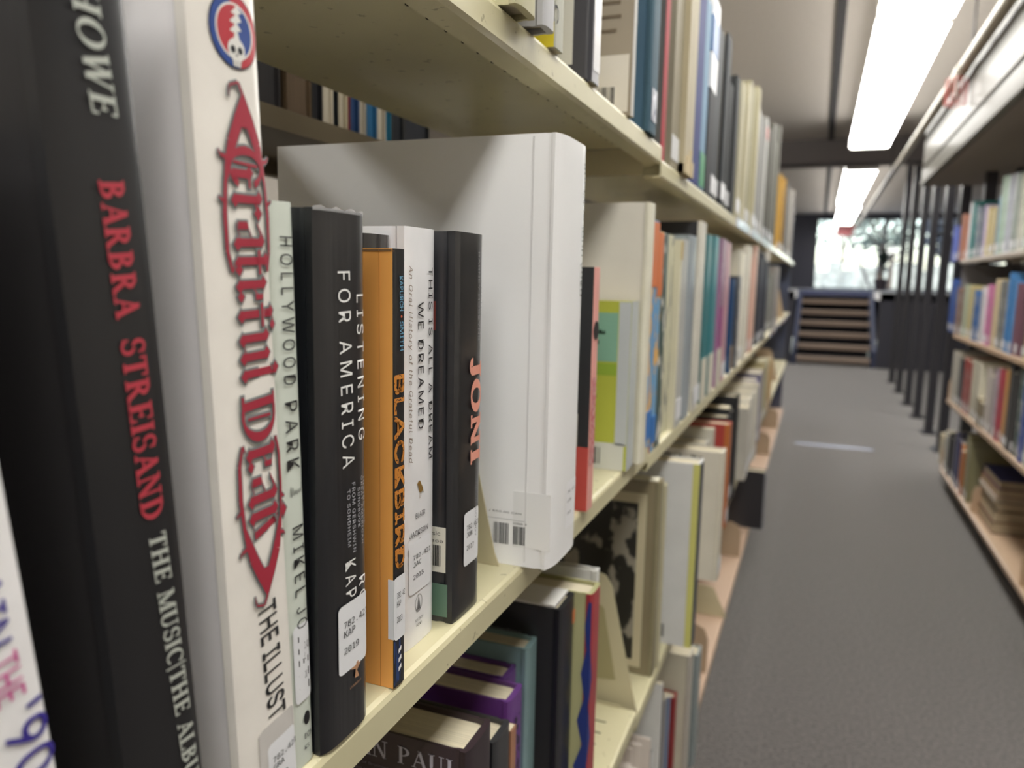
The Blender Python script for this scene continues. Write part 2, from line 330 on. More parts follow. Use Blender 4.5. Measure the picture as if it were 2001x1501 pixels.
# pipe, sprinkler, hanger
PIPE = M('9a9384', .45, .1)
pp = root('sprinkler_pipe', (.735, 0, 2.09), label='long cream ceiling pipe running above the aisle', cat='pipe')
MB().tube((0, -2, 0), (0, 16.9, 0), .024, 16).build('pipe_run', PIPE, pp, smooth=40)
for y in (4.14, 8.1): MB().tube((0, y-.045, 0), (0, y+.045, 0), .029, 16).build('coupling', PIPE, pp, smooth=40)
for y in (3.9, 7.9, 12.5): MB().tube((0, y, .02), (0, y, .41), .005, 8).build('hanger_rod', M('3a3434', .5), pp)
sp = root('ceiling_sprinkler', (.72, 4.14, 2.068), label='sprinkler head in a red wire cage under the pipe', cat='sprinkler')
RED = M('a8504a', .4)
m = MB()
for k in range(10):
    a = 2*pi*k/10; m.tube((.045*cos(a), .045*sin(a), -.02), (.045*cos(a), .045*sin(a), -.13), .002, 6)
for z in (-.02, -.13):
    for k in range(20): a = 2*pi*k/20; b = a+2*pi/20; m.tube((.045*cos(a), .045*sin(a), z), (.045*cos(b), .045*sin(b), z), .0025, 6)
m.build('cage', RED, sp)
MB().tube((0, 0, 0), (0, 0, -.08), .011, 10, .007).build('nozzle', M('c0b8b0', .3, 0, 1.), sp); MB().tube((0, 0, -.09), (0, 0, -.095), .02, 12).build('deflector', M('c0b8b0', .3, 0, 1.), sp)
# fluorescent fixtures
LENS = Memit('fdfbf6', LAMP); HOUS = M('d8d4cc', .5)
def fixture(y0, y1, nl, label, x=.36, cat=True):
    t = root('ceiling_light', (x, y0, 2.5), label=uniq(label), cat='ceiling light', group='fluorescent ceiling lights')
    L = y1-y0
    MB().prism([(.01, -.15), (.01, -.2), (.29, -.2), (.29, -.15), (.22, -.12), (.08, -.12)], 0, L, 'y').build('housing', HOUS, t)
    for k in range(nl):
        a = L*k/nl+.012; b = L*(k+1)/nl-.012
        MB().prism([(.0, -.185), (.004, -.243), (.02, -.25), (.28, -.25), (.296, -.243), (.30, -.185)], a, b, 'y').build('lens', LENS, t)
    for yy in (0, L-.008): MB().prism([(-.003, -.15), (-.002, -.245), (.015, -.253), (.285, -.253), (.302, -.245), (.303, -.15)], yy, yy+.008, 'y').build('end_cap', HOUS, t)
    for yy in (.4, L-.4): MB().tube((.15, yy, -.12), (.15, yy, 0), .012, 8).build('hanger', M('4a4648', .5), t)
    return t
fixture(3.95, 7.3, 2, 'long fluorescent fixture over the aisle, nearest one in view')
fixture(.6, 3.91, 2, 'long fluorescent fixture over the aisle directly above the first books')
fixture(-2.75, .56, 2, 'long fluorescent fixture over the aisle behind the viewpoint')
fixture(8.7, 12.55, 2, 'long fluorescent fixture over the aisle just beyond the cross beam', x=.37)
fixture(12.6, 16.5, 2, 'long fluorescent fixture farthest down the aisle against the window', x=.4)
for i, (x, w_) in enumerate(((-1.55, 'left'), (2.3, 'right'))):  # extra fixtures added over the neighbouring aisles for ambient light
    for j, (a, b) in enumerate(((-2.75, .56), (.6, 3.91), (3.95, 7.3))):
        fixture(a, b, 2, 'added ambient fluorescent fixture over the neighbouring %s aisle, %s of three' % (w_, ('first', 'second', 'third')[j]), x=x)
ex = root('hanging_sign', (.45, 16.75, 2.0), label='small red sign hanging in front of the far window', cat='sign')
MB().box((0, 0, .05), (.33, .03, .27)).build('sign_panel', M('b04a50', .4), ex)
for x in (.04, .29): MB().tube((x, .015, .27), (x, .015, .5), .004, 6).build('hanger', M('3a3434', .5), ex)
# ------------------------------------------------------------------ shelving
LIP = [(-.235, 0), (-.004, 0), (-.0012, -.0012), (0, -.004), (0, -.021), (-.003, -.0235), (-.022, -.0235), (-.022, -.0215), (-.0028, -.0215), (-.0015, -.02), (-.0015, -.004), (-.003, -.0016)]
SLOTM = M('3c3728', .9)
def shelf(parent, x, y0, y1, z, side=1, mat=CREAM, slots=False, name='shelf'):
    pts = [(side*a, b) for a, b in LIP+([(-.2335, -.0016), (-.2335, -.02), (-.235, -.02)] if side == -1 else [(-.235, -.0016)])]; m = MB().prism(pts, y0+.001, y1-.001, 'y')
    o = m.build(name, mat, parent, loc=(x, 0, z))
    if slots:
        y = y0+.045; sm = MB().box((-.055, -.0014, -.0026), (-.033, .0014, .0003)).mesh('slot'); sm.materials.append(SLOTM)
        while y < y1-.03:
            s_ = bpy.data.objects.new('slot', sm); COL.objects.link(s_); s_.parent = o; s_.location = (0, y, 0); y += .0275
    return o
def bracket(parent, x, y, z, side=1, mat=TAN, hgt=.13):
    p = [(side*a, b) for a, b in [(-.23, -.01), (-.012, -.01), (-.004, 0), (-.004, hgt-.04), (-.014, hgt-.012), (-.04, hgt), (-.23, hgt)]]
    return MB().prism(p, -.0015, .0015, 'y').build('shelf_bracket', mat, parent, loc=(x, y, z))
bays = [.105+.915*k for k in range(8)]
names = ['first bay, beside the viewpoint', 'second bay, past the first seam', 'third bay', 'fourth bay', 'fifth bay', 'sixth bay', 'last bay, nearest the stairs']
for k in range(7):
    a, b = bays[k], bays[k+1]
    t = root('library_shelving', (0, 0, 0), label=uniq('cream steel shelving on the left, '+names[k]), cat='shelving', group='bays of the left shelving range')
    mat = CREAM if k < 2 else CREAM2
    for z in ((1.291, .896, .51, .11) if k == 0 else (1.275, .884, .50, .11)):
        sh = shelf(t, 0, a, b, z, slots=(k == 0 and z in (1.291, .51)) , mat=mat if z > .2 or k == 0 else M('c4a890', .5, .1))
        if k == 1 and z > .2: MB().box((-.23, a-.0025, z-.02), (-.024, a-.001, z+.0135)).build('seam_bracket', CREAM2, t)
        if z < .2 or k == 0: bracket(t, 0, a+.006 if k else a+.02, z, mat=TAN)
        shelf(t, -.51, a, b, z-(.02 if z > 1 else 0), side=-1, mat=M('6f6450', .6))
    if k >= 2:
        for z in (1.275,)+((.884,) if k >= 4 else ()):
            for q in (.06, .50): MB().box((.0002, a+q, z-.0215), (.003, a+q+.36, z+.0015)).build('label_holder_sheen', M('c6cde6', .12, 1.), t)  # label strips; their pale blue colour stands in for window sheen on the lip
    MB().box((-.03, a, 0), (-.02, b, .088)).build('kick_plate', CREAM2, t); MB().box((-.49, a, 0), (-.48, b, .088)).build('kick_plate', CREAM2, t)
    MB().box((-.272, a+.001, 0), (-.238, a+.035, 1.55)).build('upright', CREAM2, t)
ep = root('end_panel', (-.02, bays[7]+.005, 0), label='tall blue-grey end panel closing the left shelving by the stairs', cat='panel')
MB().box((-.48, 0, 0), (0, .02, 1.72)).build('panel_sheet', M('363d52', .3, .5), ep)
RB = M('c0a488', .45, .2); RDK = M('3c3638', .5)
rn = ['nearest bay', 'middle bay', 'far bay beside the posts']
for k in range(3):
    a = 2.06+.915*k; b = a+.915
    t = root('library_shelving', (0, 0, 0), label=uniq('shelving on the right of the aisle, '+rn[k]), cat='shelving', group='bays of the right shelving range')
    for z in (1.26, .86, .5, .11):
        shelf(t, .9, a, b, z, side=-1, mat=M('bdb3a8', .35, .3) if z > 1 else RB)
        if k == 2 or z < .2: bracket(t, .9, b-.003, z, side=-1, mat=RB)
    MB().box((.94, a, 0), (.95, b, .085)).build('kick_plate', RDK, t)
    MB().box((1.135, a, 0), (1.165, a+.04, 1.757)).build('upright', RDK, t)
    MB().box((1.14, a+.04, .1), (1.145, b, 1.24)).build('back_panel', RDK, t)
MB().box((.912, 0, 1.05), (1.16, .003, 1.235)).build('end_bracket', M('77757a', .4, .3), t, loc=(0, 4.8, 0))
# bookends
def bookend(x, y, z, pts, label, mat=CREAM2, groove=False, side=1):
    t = root('bookend', (x, y, z), label=uniq(label), cat='bookend', group='sheet metal bookends')
    MB().prism([(side*a, b) for a, b in pts], 0, .0012, 'y').build('upright_plate', mat, t)
    MB().box((-.12 if side == 1 else .01, .0012, 0), (-.01 if side == 1 else .12, .03, .0009)).build('base_plate', mat, t)
    if groove: MB().prism([(-.085, .04), (-.035, .045), (-.055, .15), (-.06, .155), (-.09, .155)], -.0012, -.0001, 'y').build('pressed_panel', M('a39a72', .5), t)
    return t
BE = [(0, 0), (-.004, .01), (-.045, .185), (-.055, .2), (-.07, .204), (-.14, .204), (-.14, 0)]
bookend(-.017, .532, .8962, BE, 'cream metal bookend pressed against the big white book')
bookend(.0, 1.03, .5002, BE, 'cream metal bookend on the lower left shelf before the photo book', groove=True)
bookend(-.01, 2.62, .5002, BE, 'olive bookend on the lower left shelf beyond the black book')
bookend(-.005, 4.75, .8842, BE, 'tan bookend on the nearly empty middle shelf, nearer of two', TAN)
bookend(-.005, 5.55, .8842, BE, 'tan bookend on the nearly empty middle shelf, farther of two', TAN)
bookend(-.003, 5.1, .5002, BE, 'tan bookend on the lower left shelf near its far end', TAN)
bookend(.01, 2.3, .1102, [(a*.9, b*.45) for a, b in BE], 'small cream bookend on the bottom left shelf past the tall book')
bookend(.905, 3.93, .1102, [(a, b*.75) for a, b in BE], 'tan bookend beside the lying volumes on the bottom right shelf', RB, side=-1)
# ------------------------------------------------------------------ outside the window
gr = MB().box((-30, 17.3, .3), (40, 80, .5)).build('ground', M('a2a29c', .9, var=.3, scale=2)); gr['kind'] = 'structure'
def tree(x, y, h, r, label, col='55625a', n=700, trunk=.12):
    t = root('garden_tree', (x, y, .5), label=uniq(label), cat='tree', group='trees outside the window')
    MB().tube((0, 0, 0), (.1, 0, h*.75), trunk, 8, trunk*.5).build('trunk', M('3c332c', .9), t)
    for k in range(5):
        a = k*1.3; MB().tube((.05, 0, h*(.35+.08*k)), (.05+r*.7*cos(a), r*.7*sin(a), h*(.55+.08*k)), trunk*.4, 6, trunk*.12).build('branch', M('3c332c', .9), t)
    m = MB(); q = []; f = []
    for k in range(n):
        a = random.uniform(0, 2*pi); zz = random.uniform(-1, 1); rad = random.uniform(.35, 1)**.6
        c = Vector((cos(a)*math.sqrt(1-zz*zz)*r*rad, sin(a)*math.sqrt(1-zz*zz)*r*rad, h*.72+zz*r*.8*rad)); s_ = random.uniform(.06, .16)
        d1 = Vector((random.uniform(-1, 1), random.uniform(-1, 1), random.uniform(-1, 1))).normalized()*s_; d2 = d1.orthogonal().normalized()*s_*.6
        i = len(q); q += [tuple(c-d1), tuple(c+d2), tuple(c+d1), tuple(c-d2)]; f.append((i, i+1, i+2, i+3))
    me = bpy.data.meshes.new('foliage'); me.from_pydata(q, [], f); o = link('foliage', me, M(col, .7, var=.4, scale=1.5), t); o['kind'] = 'stuff'
tree(1.9, 27, 3.4, 1.1, 'leafy tree outside, left half of the window', n=420)
tree(4.0, 24, 2.9, 1.25, 'dense dark bush outside, seen between the first posts', '39424c', 2600)
tree(6.6, 25.5, 2.7, 1.3, 'broad dark bush outside, behind the middle posts', '363f48', 3000)
tree(-1.2, 36, 4.4, 1.7, 'pale distant tree outside the left edge of the window', '6c7870', 500)
tree(9.6, 27, 3.2, 1.6, 'large dark bush outside, farthest right behind the posts', '2f3740', 3000)
tree(3.2, 40, 4.6, 1.9, 'distant light green tree on the lawn outside', '7c8680', 520)
tree(1.2, 46, 4.9, 1.8, 'farthest small tree on the lawn outside the window', '75827c', 500)
lt = root('leaning_trunk', (1.47, 21, .5), label='thin dark tree trunk leaning to the left outside the window', cat='tree')
MB().tube((.15, 0, 0), (-.95, 0, 2.35), .035, 8, .022).build('trunk', M('2c2c2c', .8), lt)
hb = root('hedge', (-6, 44, .5), label='low sunlit hedge far across the lawn outside', cat='hedge')
m = MB()
for k in range(40): m.box((k*.6, random.uniform(-.2, .2), 0), (k*.6+.62, 1, random.uniform(1.2, 1.8)))
m.build('foliage', M('8c9490', .8, var=.4, scale=3), hb)['kind'] = 'stuff'
pt = root('potted_plant', (1.28, 16.2, 1.0), label='dark leafy potted plant on the landing before the window', cat='plant')
MB().tube((0, 0, 0), (0, 0, .22), .1, 14, .13).build('pot', M('3a3038', .5), pt, smooth=40); MB().tube((0, 0, .2), (.02, 0, .6), .012, 6).build('stem', M('4a3c30', .8), pt)
q = []; f = []
for k in range(60):
    a = random.uniform(0, 6.28); el = random.uniform(-.2, 1.2); L = random.uniform(.15, .32); b0 = Vector((0, 0, random.uniform(.3, .62))); d = Vector((cos(a)*cos(el), sin(a)*cos(el), sin(el)))
    sd_ = d.cross(Vector((0, 0, 1))).normalized()*.035; i = len(q); q += [tuple(b0), tuple(b0+d*L*.5+sd_), tuple(b0+d*L), tuple(b0+d*L*.5-sd_)]; f.append((i, i+1, i+2, i+3))
me = bpy.data.meshes.new('leaves'); me.from_pydata(q, [], f); o = link('leaves', me, M('2f3d34', .5), pt); o['kind'] = 'stuff'
# ------------------------------------------------------------------ hero books, middle shelf
Z = .8962
def lean_book(label, yb, ang, **k): return Book(label, yb, z0=Z, lean=R(ang), **k)
# leftmost white book
b = lean_book("white paperback at the far left with purple AGAIN and '90 lettering", .124, 6.2, t=.031, h=.26, xf=.0, d=.2, spine='f0eeee', kind='paper', coat=.5, bow=.001)
PU = M('3a2f8e', .5); PK = M('c23c8c', .5)
b.down("AGAIN", (.127, 1.056), (.131, 1.018), .010, PU, grow=0); b.down("THE", (.1325, 1.0150), (.1345, 1.001), .0085, PK); b.down("'90", (.1372, .9975), (.1408, .9755), .0125, PU)
for k in (-.00035, .00035): b.down("'90", (.1372+k, .9975), (.1408+k, .9755), .0125, PU, e=.0004)
# BARBRA STREISAND
b = lean_book('thick glossy black book with white and red serif lettering, second from the left', .1755, 4.3, t=.032, h=.315, xf=.0, d=.23, spine='121216', face='110f12', coat=.3, rough=.45, bow=.0015)
RD = M('b83a48', .5); GY = M('b9bdb4', .5)
b.down('HOWE', (.1695, 1.2000), (.1750, 1.1640), .0088, GY, 'serif', slant=.15, grow=.012)
b.down('BARBRA', (.1756, 1.1462), (.1797, 1.1045), .0088, RD, 'serif', grow=.02, track=.1); b.down('STREISAND', (.1806, 1.0985), (.1857, 1.0372), .0088, RD, 'serif', grow=.02, track=.08)
b.down('THE MUSIC|THE ALBUMS', (.1868, 1.033), (.1995, .925), .0068, GY, 'serif', slant=.15, grow=.014)
# Grateful Dead, the illustrated trip
b = lean_book('tall cream hardcover with red blackletter title and round skull emblem', .2255, 2.9, t=.0345, h=.345, xf=.0, d=.235, spine='f2ede5', face='f2eff0', coat=.5, rough=.4, bow=.0015)
b.smat.node_tree.nodes['Principled BSDF'].inputs['Roughness'].default_value = .35
GO = M('7d8484', .5); DR = M('a3283c', .5)
def gd(s_, g):
    # ornament: pointed caps at both ends with thin horns, letters between
    v = []; f = []
    def rib(pts, ws):
        for k in range(len(pts)-1):
            (a, c), (p, q) = pts[k], pts[k+1]; L = math.hypot(p-a, (q-c)*.14) or 1; nx, ny = -(q-c)*.14/L, (p-a)/L
            w0, w1 = ws[k]+g, ws[k+1]+g; i = len(v)
            v.extend([(a+nx*w0*.14, c+ny*w0), (p+nx*w1*.14, q+ny*w1), (p-nx*w1*.14, q-ny*w1), (a-nx*w0*.14, c-ny*w0)]); f.append((i, i+1, i+2, i+3))
    for _ in (1,):
        for h_ in (1, -1):
            X = (lambda q: q) if s_ == 1 else (lambda q: 1-q); Y = lambda q: .5+h_*q
            rib([(X(.0), Y(0)), (X(.045), Y(.1)), (X(.09), Y(.26)), (X(.13), Y(.36)), (X(.16), Y(.42))], [.02, .09, .085, .06, .03])
            rib([(X(.155), Y(.42)), (X(.22), Y(.47)), (X(.29), Y(.46)), (X(.33), Y(.38)), (X(.315), Y(.33))], [.03, .035, .03, .02, .005])
            rib([(X(.12), Y(.34)), (X(.115), Y(.5)), (X(.105), Y(.54))], [.04, .02, .003]); rib([(X(.2), Y(.46)), (X(.19), Y(.58))], [.03, .003])
        rib([(X(.0), .5), (X(-.02), .42), (X(-.012), .25), (X(.01), .22)], [.02, .015, .012, .003])
        rib([(X(.02), .5), (X(.06), .5)], [.05, .1])
    return v, f
def gdput(mat, g, e, gl):
    a = b.loc(.2338, 1.1835); c = b.loc(.2407, .9907)
    L = math.hypot(c[0]-a[0], c[1]-a[1]); ux, uz = (c[0]-a[0])/L, (c[1]-a[1])/L
    W = .0262
    for s_ in (1, -1):
        v, f = gd(s_, g); b.put('title_ornament', [(a[0]+ux*p*L-uz*(q-.5)*W, a[1]+uz*p*L+ux*(q-.5)*W) for p, q in v], f, mat, e)
    b.down('Grateful', (.2342, 1.1655), (.2378, 1.0780), .0165, mat, 'black', e=e+.00004, grow=gl, track=-.02)
    b.down('Dead', (.2382, 1.0735), (.2402, 1.0140), .0165, mat, 'black', e=e+.00004, grow=gl, track=-.02)
gdput(GO, .028, .0006, .045); gdput(DR, 0, .0009, 0)
for k in (-.0003, 0, .0003): b.down('THE ILLUSTRATED', (.2405+k, .9868), (.2487+k, .905), .0108, M('2a2a2c', .5), e=.0003+abs(k)*.1)
def disc(cx, cy, r, a0=0, a1=360, r0=0, n=28, sy=1.):
    v = []; f = []
    for k in range(n+1):
        t = R(a0+(a1-a0)*k/n); v += [(cx+r0*cos(t), cy+r0*sin(t)*sy), (cx+r*cos(t), cy+r*sin(t)*sy)]
    return v, [(2*k, 2*k+1, 2*k+3, 2*k+2) for k in range(n)]
ec = b.loc(.2312, 1.2045); ER = M('b8323e', .4); EB = M('24468e', .4); EW = M('e4e2dc', .4); EK = M('1c1c22', .4); q_ = .0123
b.put('emblem_ring', *disc(*ec, q_*1.04), mat=EK, e=.0003)
for a0, a1, c in ((100, 280, EB), (-80, 100, ER)): b.put('emblem_ring', *disc(*ec, q_, a0, a1, q_*.78), mat=c, e=.0004)
b.put('emblem_ring', *disc(*ec, q_*.78, 0, 360, q_*.72), mat=EW, e=.0004)
b.put('emblem_half', *disc(*ec, q_*.72, 75, 285), mat=ER, e=.0004); b.put('emblem_half', *disc(*ec, q_*.72, -75, 75), mat=EB, e=.0004)
bolt = [(.12, .72), (-.12, .5), (.06, .46), (-.2, .26), (.02, .2), (-.22, .0), (-.02, -.04), (-.1, -.3), (.22, -.3), (.1, .02), (.28, .06), (.1, .24), (.3, .32), (.16, .5), (.34, .56)]
b.put('emblem_bolt', [(ec[0]+p*q_, ec[1]+q*q_) for p, q in bolt], [tuple(range(len(bolt)))], EW, e=.0005)
sc = (ec[0]+q_*.02, ec[1]-q_*.5)
b.put('emblem_skull', *disc(sc[0], sc[1], q_*.36, sy=.9), mat=EW, e=.00055); b.put('emblem_skull', [(sc[0]-q_*.2, sc[1]-q_*.2), (sc[0]+q_*.2, sc[1]-q_*.2), (sc[0]+q_*.16, sc[1]-q_*.46), (sc[0]-q_*.16, sc[1]-q_*.46)], [(0, 3, 2, 1)], EW, e=.00055)
for dx in (-.15, .15): b.put('emblem_eye', *disc(sc[0]+dx*q_, sc[1]+q_*.0, q_*.105), mat=EK, e=.0006)
b.put('emblem_nose', [(sc[0]-.04*q_, sc[1]-.18*q_), (sc[0]+.04*q_, sc[1]-.18*q_), (sc[0], sc[1]-.06*q_)], [(0, 1, 2)], EK, e=.0006)
for k in range(5): b.put('emblem_teeth', [(sc[0]+(-.14+.07*k)*q_, sc[1]-.3*q_), (sc[0]+(-.125+.07*k)*q_, sc[1]-.3*q_), (sc[0]+(-.125+.07*k)*q_, sc[1]-.44*q_), (sc[0]+(-.14+.07*k)*q_, sc[1]-.44*q_)], [(0, 3, 2, 1)], EK, e=.0006)
TAPE = M('cfcbc6', .2, .8, var=.05)
b.sticker(.2335, .2585, .9335, .898, TAPE, 'tape_patch', e=.0005); call_label(b, .2385, .2585, .9245, .898, '782.421', 'GRA', '2003')
# HOLLYWOOD PARK
b = Book('slim pale green hardcover lettered HOLLYWOOD PARK', .2608, .0160, .252, Z, xf=-.004, d=.205, spine='d8dfd4', face='d6dcd1', lean=R(1.9), coat=.5, rough=.35, bow=.0015)
b.down('HOLLYWOOD', (.2572, 1.1342), (.2582, 1.0742), .0082, INK, 'wide'); b.down('PARK', (.2584, 1.0672), (.2592, 1.0378), .0082, INK, 'wide')
b.down('MIKEL', (.2612, 1.0131), (.2624, .9815), .0074, INK, 'wide'); b.down('JOLLETT', (.2628, .9765), (.2640, .937), .0072, INK, 'wide', name='author')
sig = []; sf = []
pz = [(.257, 1.0265), (.2575, 1.031), (.258, 1.0262), (.2588, 1.0305), (.2592, 1.0268), (.26, 1.0288), (.2603, 1.027), (.261, 1.0288), (.2614, 1.0268), (.2624, 1.029), (.2628, 1.0272), (.2636, 1.0292), (.264, 1.0275), (.2655, 1.032)]
pz = [b.loc(*p) for p in pz]
for k in range(len(pz)-1):
    (a, c), (p, q) = pz[k], pz[k+1]; i = len(sig); sig += [(a-.00012, c), (a+.00012, c), (p+.00012, q), (p-.00012, q)]; sf.append((i, i+1, i+2, i+3))
b.put('handwritten_word', sig, sf, INK)
call_label(b, .2565, .2688, .9685, .9325, '2.421', 'L', '20', tz=.2640)
b.put('publisher_emblem', *disc(*b.loc(.2655, .923), .0022, sy=1.5), mat=INK); b.across('DON', .2635, .2690, .9135, .0028, INK, 'sans'); b.across('KS', .2635, .2665, .9085, .0020, INK, 'sans')
# LISTENING FOR AMERICA
LM = M('131419', .3, .55, var=.25, scale=1.0, stretch=(60, 300, 8), dirt='70737c', dirt_at=.77, dirt_scale=3.2, coat_bump=.35)
b = Book('thick black hardcover in a clear jacket lettered LISTENING FOR AMERICA', .2775, .0395, .2515, Z, xf=.001, d=.2, smat=LM, fmat=M('191b20', .3, .5, var=.2, scale=20, coat_bump=.3), bow=.0028, coat=1)
b.down('FOR AMERICA', (.2977, 1.1210), (.3002, 1.0301), .0098, WHITE, 'wide', e=.0005); b.down('LISTENING', (.3112, 1.1105), (.3120, 1.0410), .0070, WHITE, 'wide', e=.0006)
for (t1, y, za, zb_, cp) in (('INSIDE THE', .3143, 1.0224, .998, .0016), ('GREAT AMERICAN', .3119, 1.0230, .9888, .0018), ('SONGBOOK', .3088, 1.018, .998, .0022), ('FROM GERSHWIN', .3042, 1.0215, .9870, .0026), ('TO SONDHEIM', .3000, 1.0190, .9910, .0026)):
    b.down(t1, (y, za), (y+.0004, zb_), cp, M('b4b6bc', .5), 'light', name='subtitle', e=.0004)
b.down('KAPILOW', (.3010, .9838), (.3024, .9350), .0088, WHITE, 'wide', name='author', e=.0004); b.down('ROB', (.3117, .9725), (.3120, .9520), .0068, WHITE, 'wide', name='author', e=.0005)
call_label(b, .2902, .3168, .9635, .9290, '782.421', 'KAP', '2019')
b.put('publisher_emblem', [b.loc(*p) for p in ((.300, .9285), (.3065, .9305), (.309, .9285), (.3055, .926), (.3075, .922), (.3035, .9225), (.3045, .927))], [(0, 1, 2, 3, 4, 5, 6)], M('b88a68', .4), e=.0006)
b.across('LIVERIGHT', .2995, .3095, .9185, .0012, M('b88a68', .4), 'sans')
JW = M('d8dade', .15, .6)
m = MB()
for k in range(12):
    ya = b.t*k/12; yb_ = b.t*(k+1)/12; i = len(m.v); e1 = b.px(ya)+.0006; e2 = b.px(yb_)+.0006; za = b.h+.0004+.0008*sin(k*1.9); zc = b.h+.0004+.0008*sin((k+1)*1.9)
    m.v += [(e1, ya, b.h-.0012), (e2, yb_, b.h-.0012), (e2, yb_, zc), (e1, ya, za)]; m.f.append((i, i+1, i+2, i+3)); m.mi.append(0)
jm = bpy.data.materials.new('clear_plastic'); jm.use_nodes = True; jb = jm.node_tree.nodes['Principled BSDF']; jb.inputs['Base Color'].default_value = (.9, .9, .92, 1); jb.inputs['Alpha'].default_value = .3; jb.inputs['Roughness'].default_value = .1
me = bpy.data.meshes.new('jacket'); me.from_pydata(m.v, [], m.f); link('plastic_jacket_edge', me, jm, b.root)
# BLACKBIRD
OR_ = M('f0aa58', .45, .3, dirt='e8b070', dirt_at=.69, dirt_scale=420, var=.05, scale=12)
b = Book('orange paperback with black spine lettered BLACKBIRD', .3425, .0118, .2368, Z, xf=.0, d=.17, kind='paper', smat=M('151518', .4, .3, dirt='8a5a30', dirt_at=.73, dirt_scale=520), fmat=OR_, pages='d8c8a0')
CY = M('6fa8c8', .5); OT = M('c9812f', .5, dirt='1a1614', dirt_at=.58, dirt_scale=620)
b.down('KAPURCH', (.3493, 1.1191), (.3496, 1.1015), .0036, CY, name='author'); b.down('•', (.3495, 1.0993), (.3496, 1.0979), .0016, M('c05a3a', .5), name='author'); b.down('SMITH', (.3497, 1.0960), (.3499, 1.0809), .0036, CY, name='author')
for k in (-.0005, -.00025, 0, .00025, .0005):
    for dz in (0, .0006): b.down('BLACKBIRD', (.3480+k, 1.0678+dz), (.3486+k, .9633+dz), .0094, OT, e=.0003+abs(k)*.05)
b.put('blue_panel', [b.loc(*p) for p in ((.3428, .923), (.3490, .923), (.3492, .8995), (.3428, .8975))], [(0, 3, 2, 1)], Mprint('1c3c74', '10182c', (900, 900, 60), .5), e=.00025)
for k in range(3): b.put('publisher_mark', [b.loc(*p) for p in ((.3466, .9172-.0052*k), (.3496, .9188-.0052*k), (.3496, .9164-.0052*k), (.3466, .9148-.0052*k))], [(0, 3, 2, 1)], WHITE, e=.0004)
call_label(b, .3422, .3543, .9592, .9235, '782.42', 'KAP', '2023', wrap=.0035)
MB().box((-.0085, -.0003, .0), (-.0082, -.0001, b.h)).build('spine_crease', M('cc8840', .5), b.root)
b.face('label_scuff', -.03, -.001, b.h-.0015, b.h-.0003, M('7a5a38', .6))
# small black book hidden behind
b = Book('black book almost hidden behind the orange paperback', .3548, .026, .2452, Z, xf=-.023, d=.15, spine='1b1b1e', coat=.9, rough=.3)
# THIS IS ALL A DREAM WE DREAMED
b = Book('white hardcover in a clear jacket lettered THIS IS ALL A DREAM WE DREAMED', .3805, .0355, .2505, Z, xf=-.014, d=.2, spine='eeeef0', face='e8e8ec', coat=.6, rough=.35, bow=.0014)
GD = M('8a6a34', .4)
b.down('THIS IS ALL A DREAM', (.3818, 1.1242), (.3832, 1.0165), .0056, INK, 'light'); b.down('WE DREAMED', (.3705, 1.1056), (.3712, 1.0357), .0066, INK, 'light')
b.down('An Oral History of the Grateful Dead', (.3597, 1.1245), (.3600, 1.0188), .0046, M('8a7c70', .5), 'light', slant=.25, name='subtitle')
bird = [(-.5, .3), (-.3, .5), (-.05, .5), (.15, .2), (.4, -.1), (.5, -.5), (.3, -.3), (.1, -.35), (-.1, -.3), (-.3, -.0), (-.35, .2)]
b.put('bird_picture', [tuple(Vector(b.loc(.3712, 1.0022))+Vector((p*.0082, q*.0088))) for p, q in bird], [tuple(range(11))], GD)
for dx in (-.0006, .0008): b.put('bird_picture', [tuple(Vector(b.loc(.3714+dx+p, .9995+q))) for p, q in ((0, 0), (.0003, 0), (-.0006, -.0035), (-.0009, -.0035))], [(0, 1, 2, 3)], GD)
b.across('BLAIR', .3655, .3765, .9855, .0032, INK, 'sans', 'author'); b.across('JACKSON', .3592, .3800, .9755, .0034, INK, 'sans', 'author'); b.across('..', .3690, .3712, .9728, .0006, INK, 'sans', 'author')
call_label(b, .3585, .3835, .9725, .9425, '782.421', 'JAC', '2015')
b.put('publisher_emblem', *disc(*b.loc(.3697, .9350), .0044, r0=.0040, sy=1.25), mat=M('6a6a6c', .5)); b.put('publisher_emblem', [b.loc(*p) for p in ((.3697, .9395), (.3718, .9310), (.3676, .9310))], [(0, 1, 2)], M('6a6a6c', .5))
b.across('FLATIRON', .3655, .3745, .9245, .0018, INK, 'sans'); b.across('BOOKS', .3668, .3730, .9215, .0018, INK, 'sans')
# JONI
b = Book('black hardcover in a clear jacket with fat salmon lettering', .4262, .0398, .2505, Z, xf=-.005, d=.19, smat=M('18191d', .35, .5, var=.2, scale=20), fmat=M('2a2b30', .3, .9, var=.35, scale=18, coat_bump=.3), bow=.0012)
SA = M('e39a86', .5)
b.down('JONI', (.4442, 1.0682), (.4450, .9985), .0150, SA, 'serif', grow=.045, track=.1, e=.0010)
b.down('BARNEY HOSKYNS', (.4470, 1.1350), (.4486, 1.0794), .0032, M('77777a', .5), name='author'); b.down('edited by', (.4518, 1.118), (.4524, 1.095), .0022, M('66666a', .5), name='author')
b.down('THE ANTHOLOGY', (.4470, .990), (.4474, .950), .0026, M('55555a', .5), name='subtitle')
call_label(b, .4290, .4525, .9700, .9345, '782.421', 'JON', '2017')
b.face('green_band', -.10, -.0045, .004, .026, M('5f7d6c', .4, .5)); b.face('barcode_label', -.045, -.0058, .034, .064, M('e2e0d4', .5), e=.0005); b.face_bars(-.040, -.0085, .038, .052, INK, e=.0008, n=26)
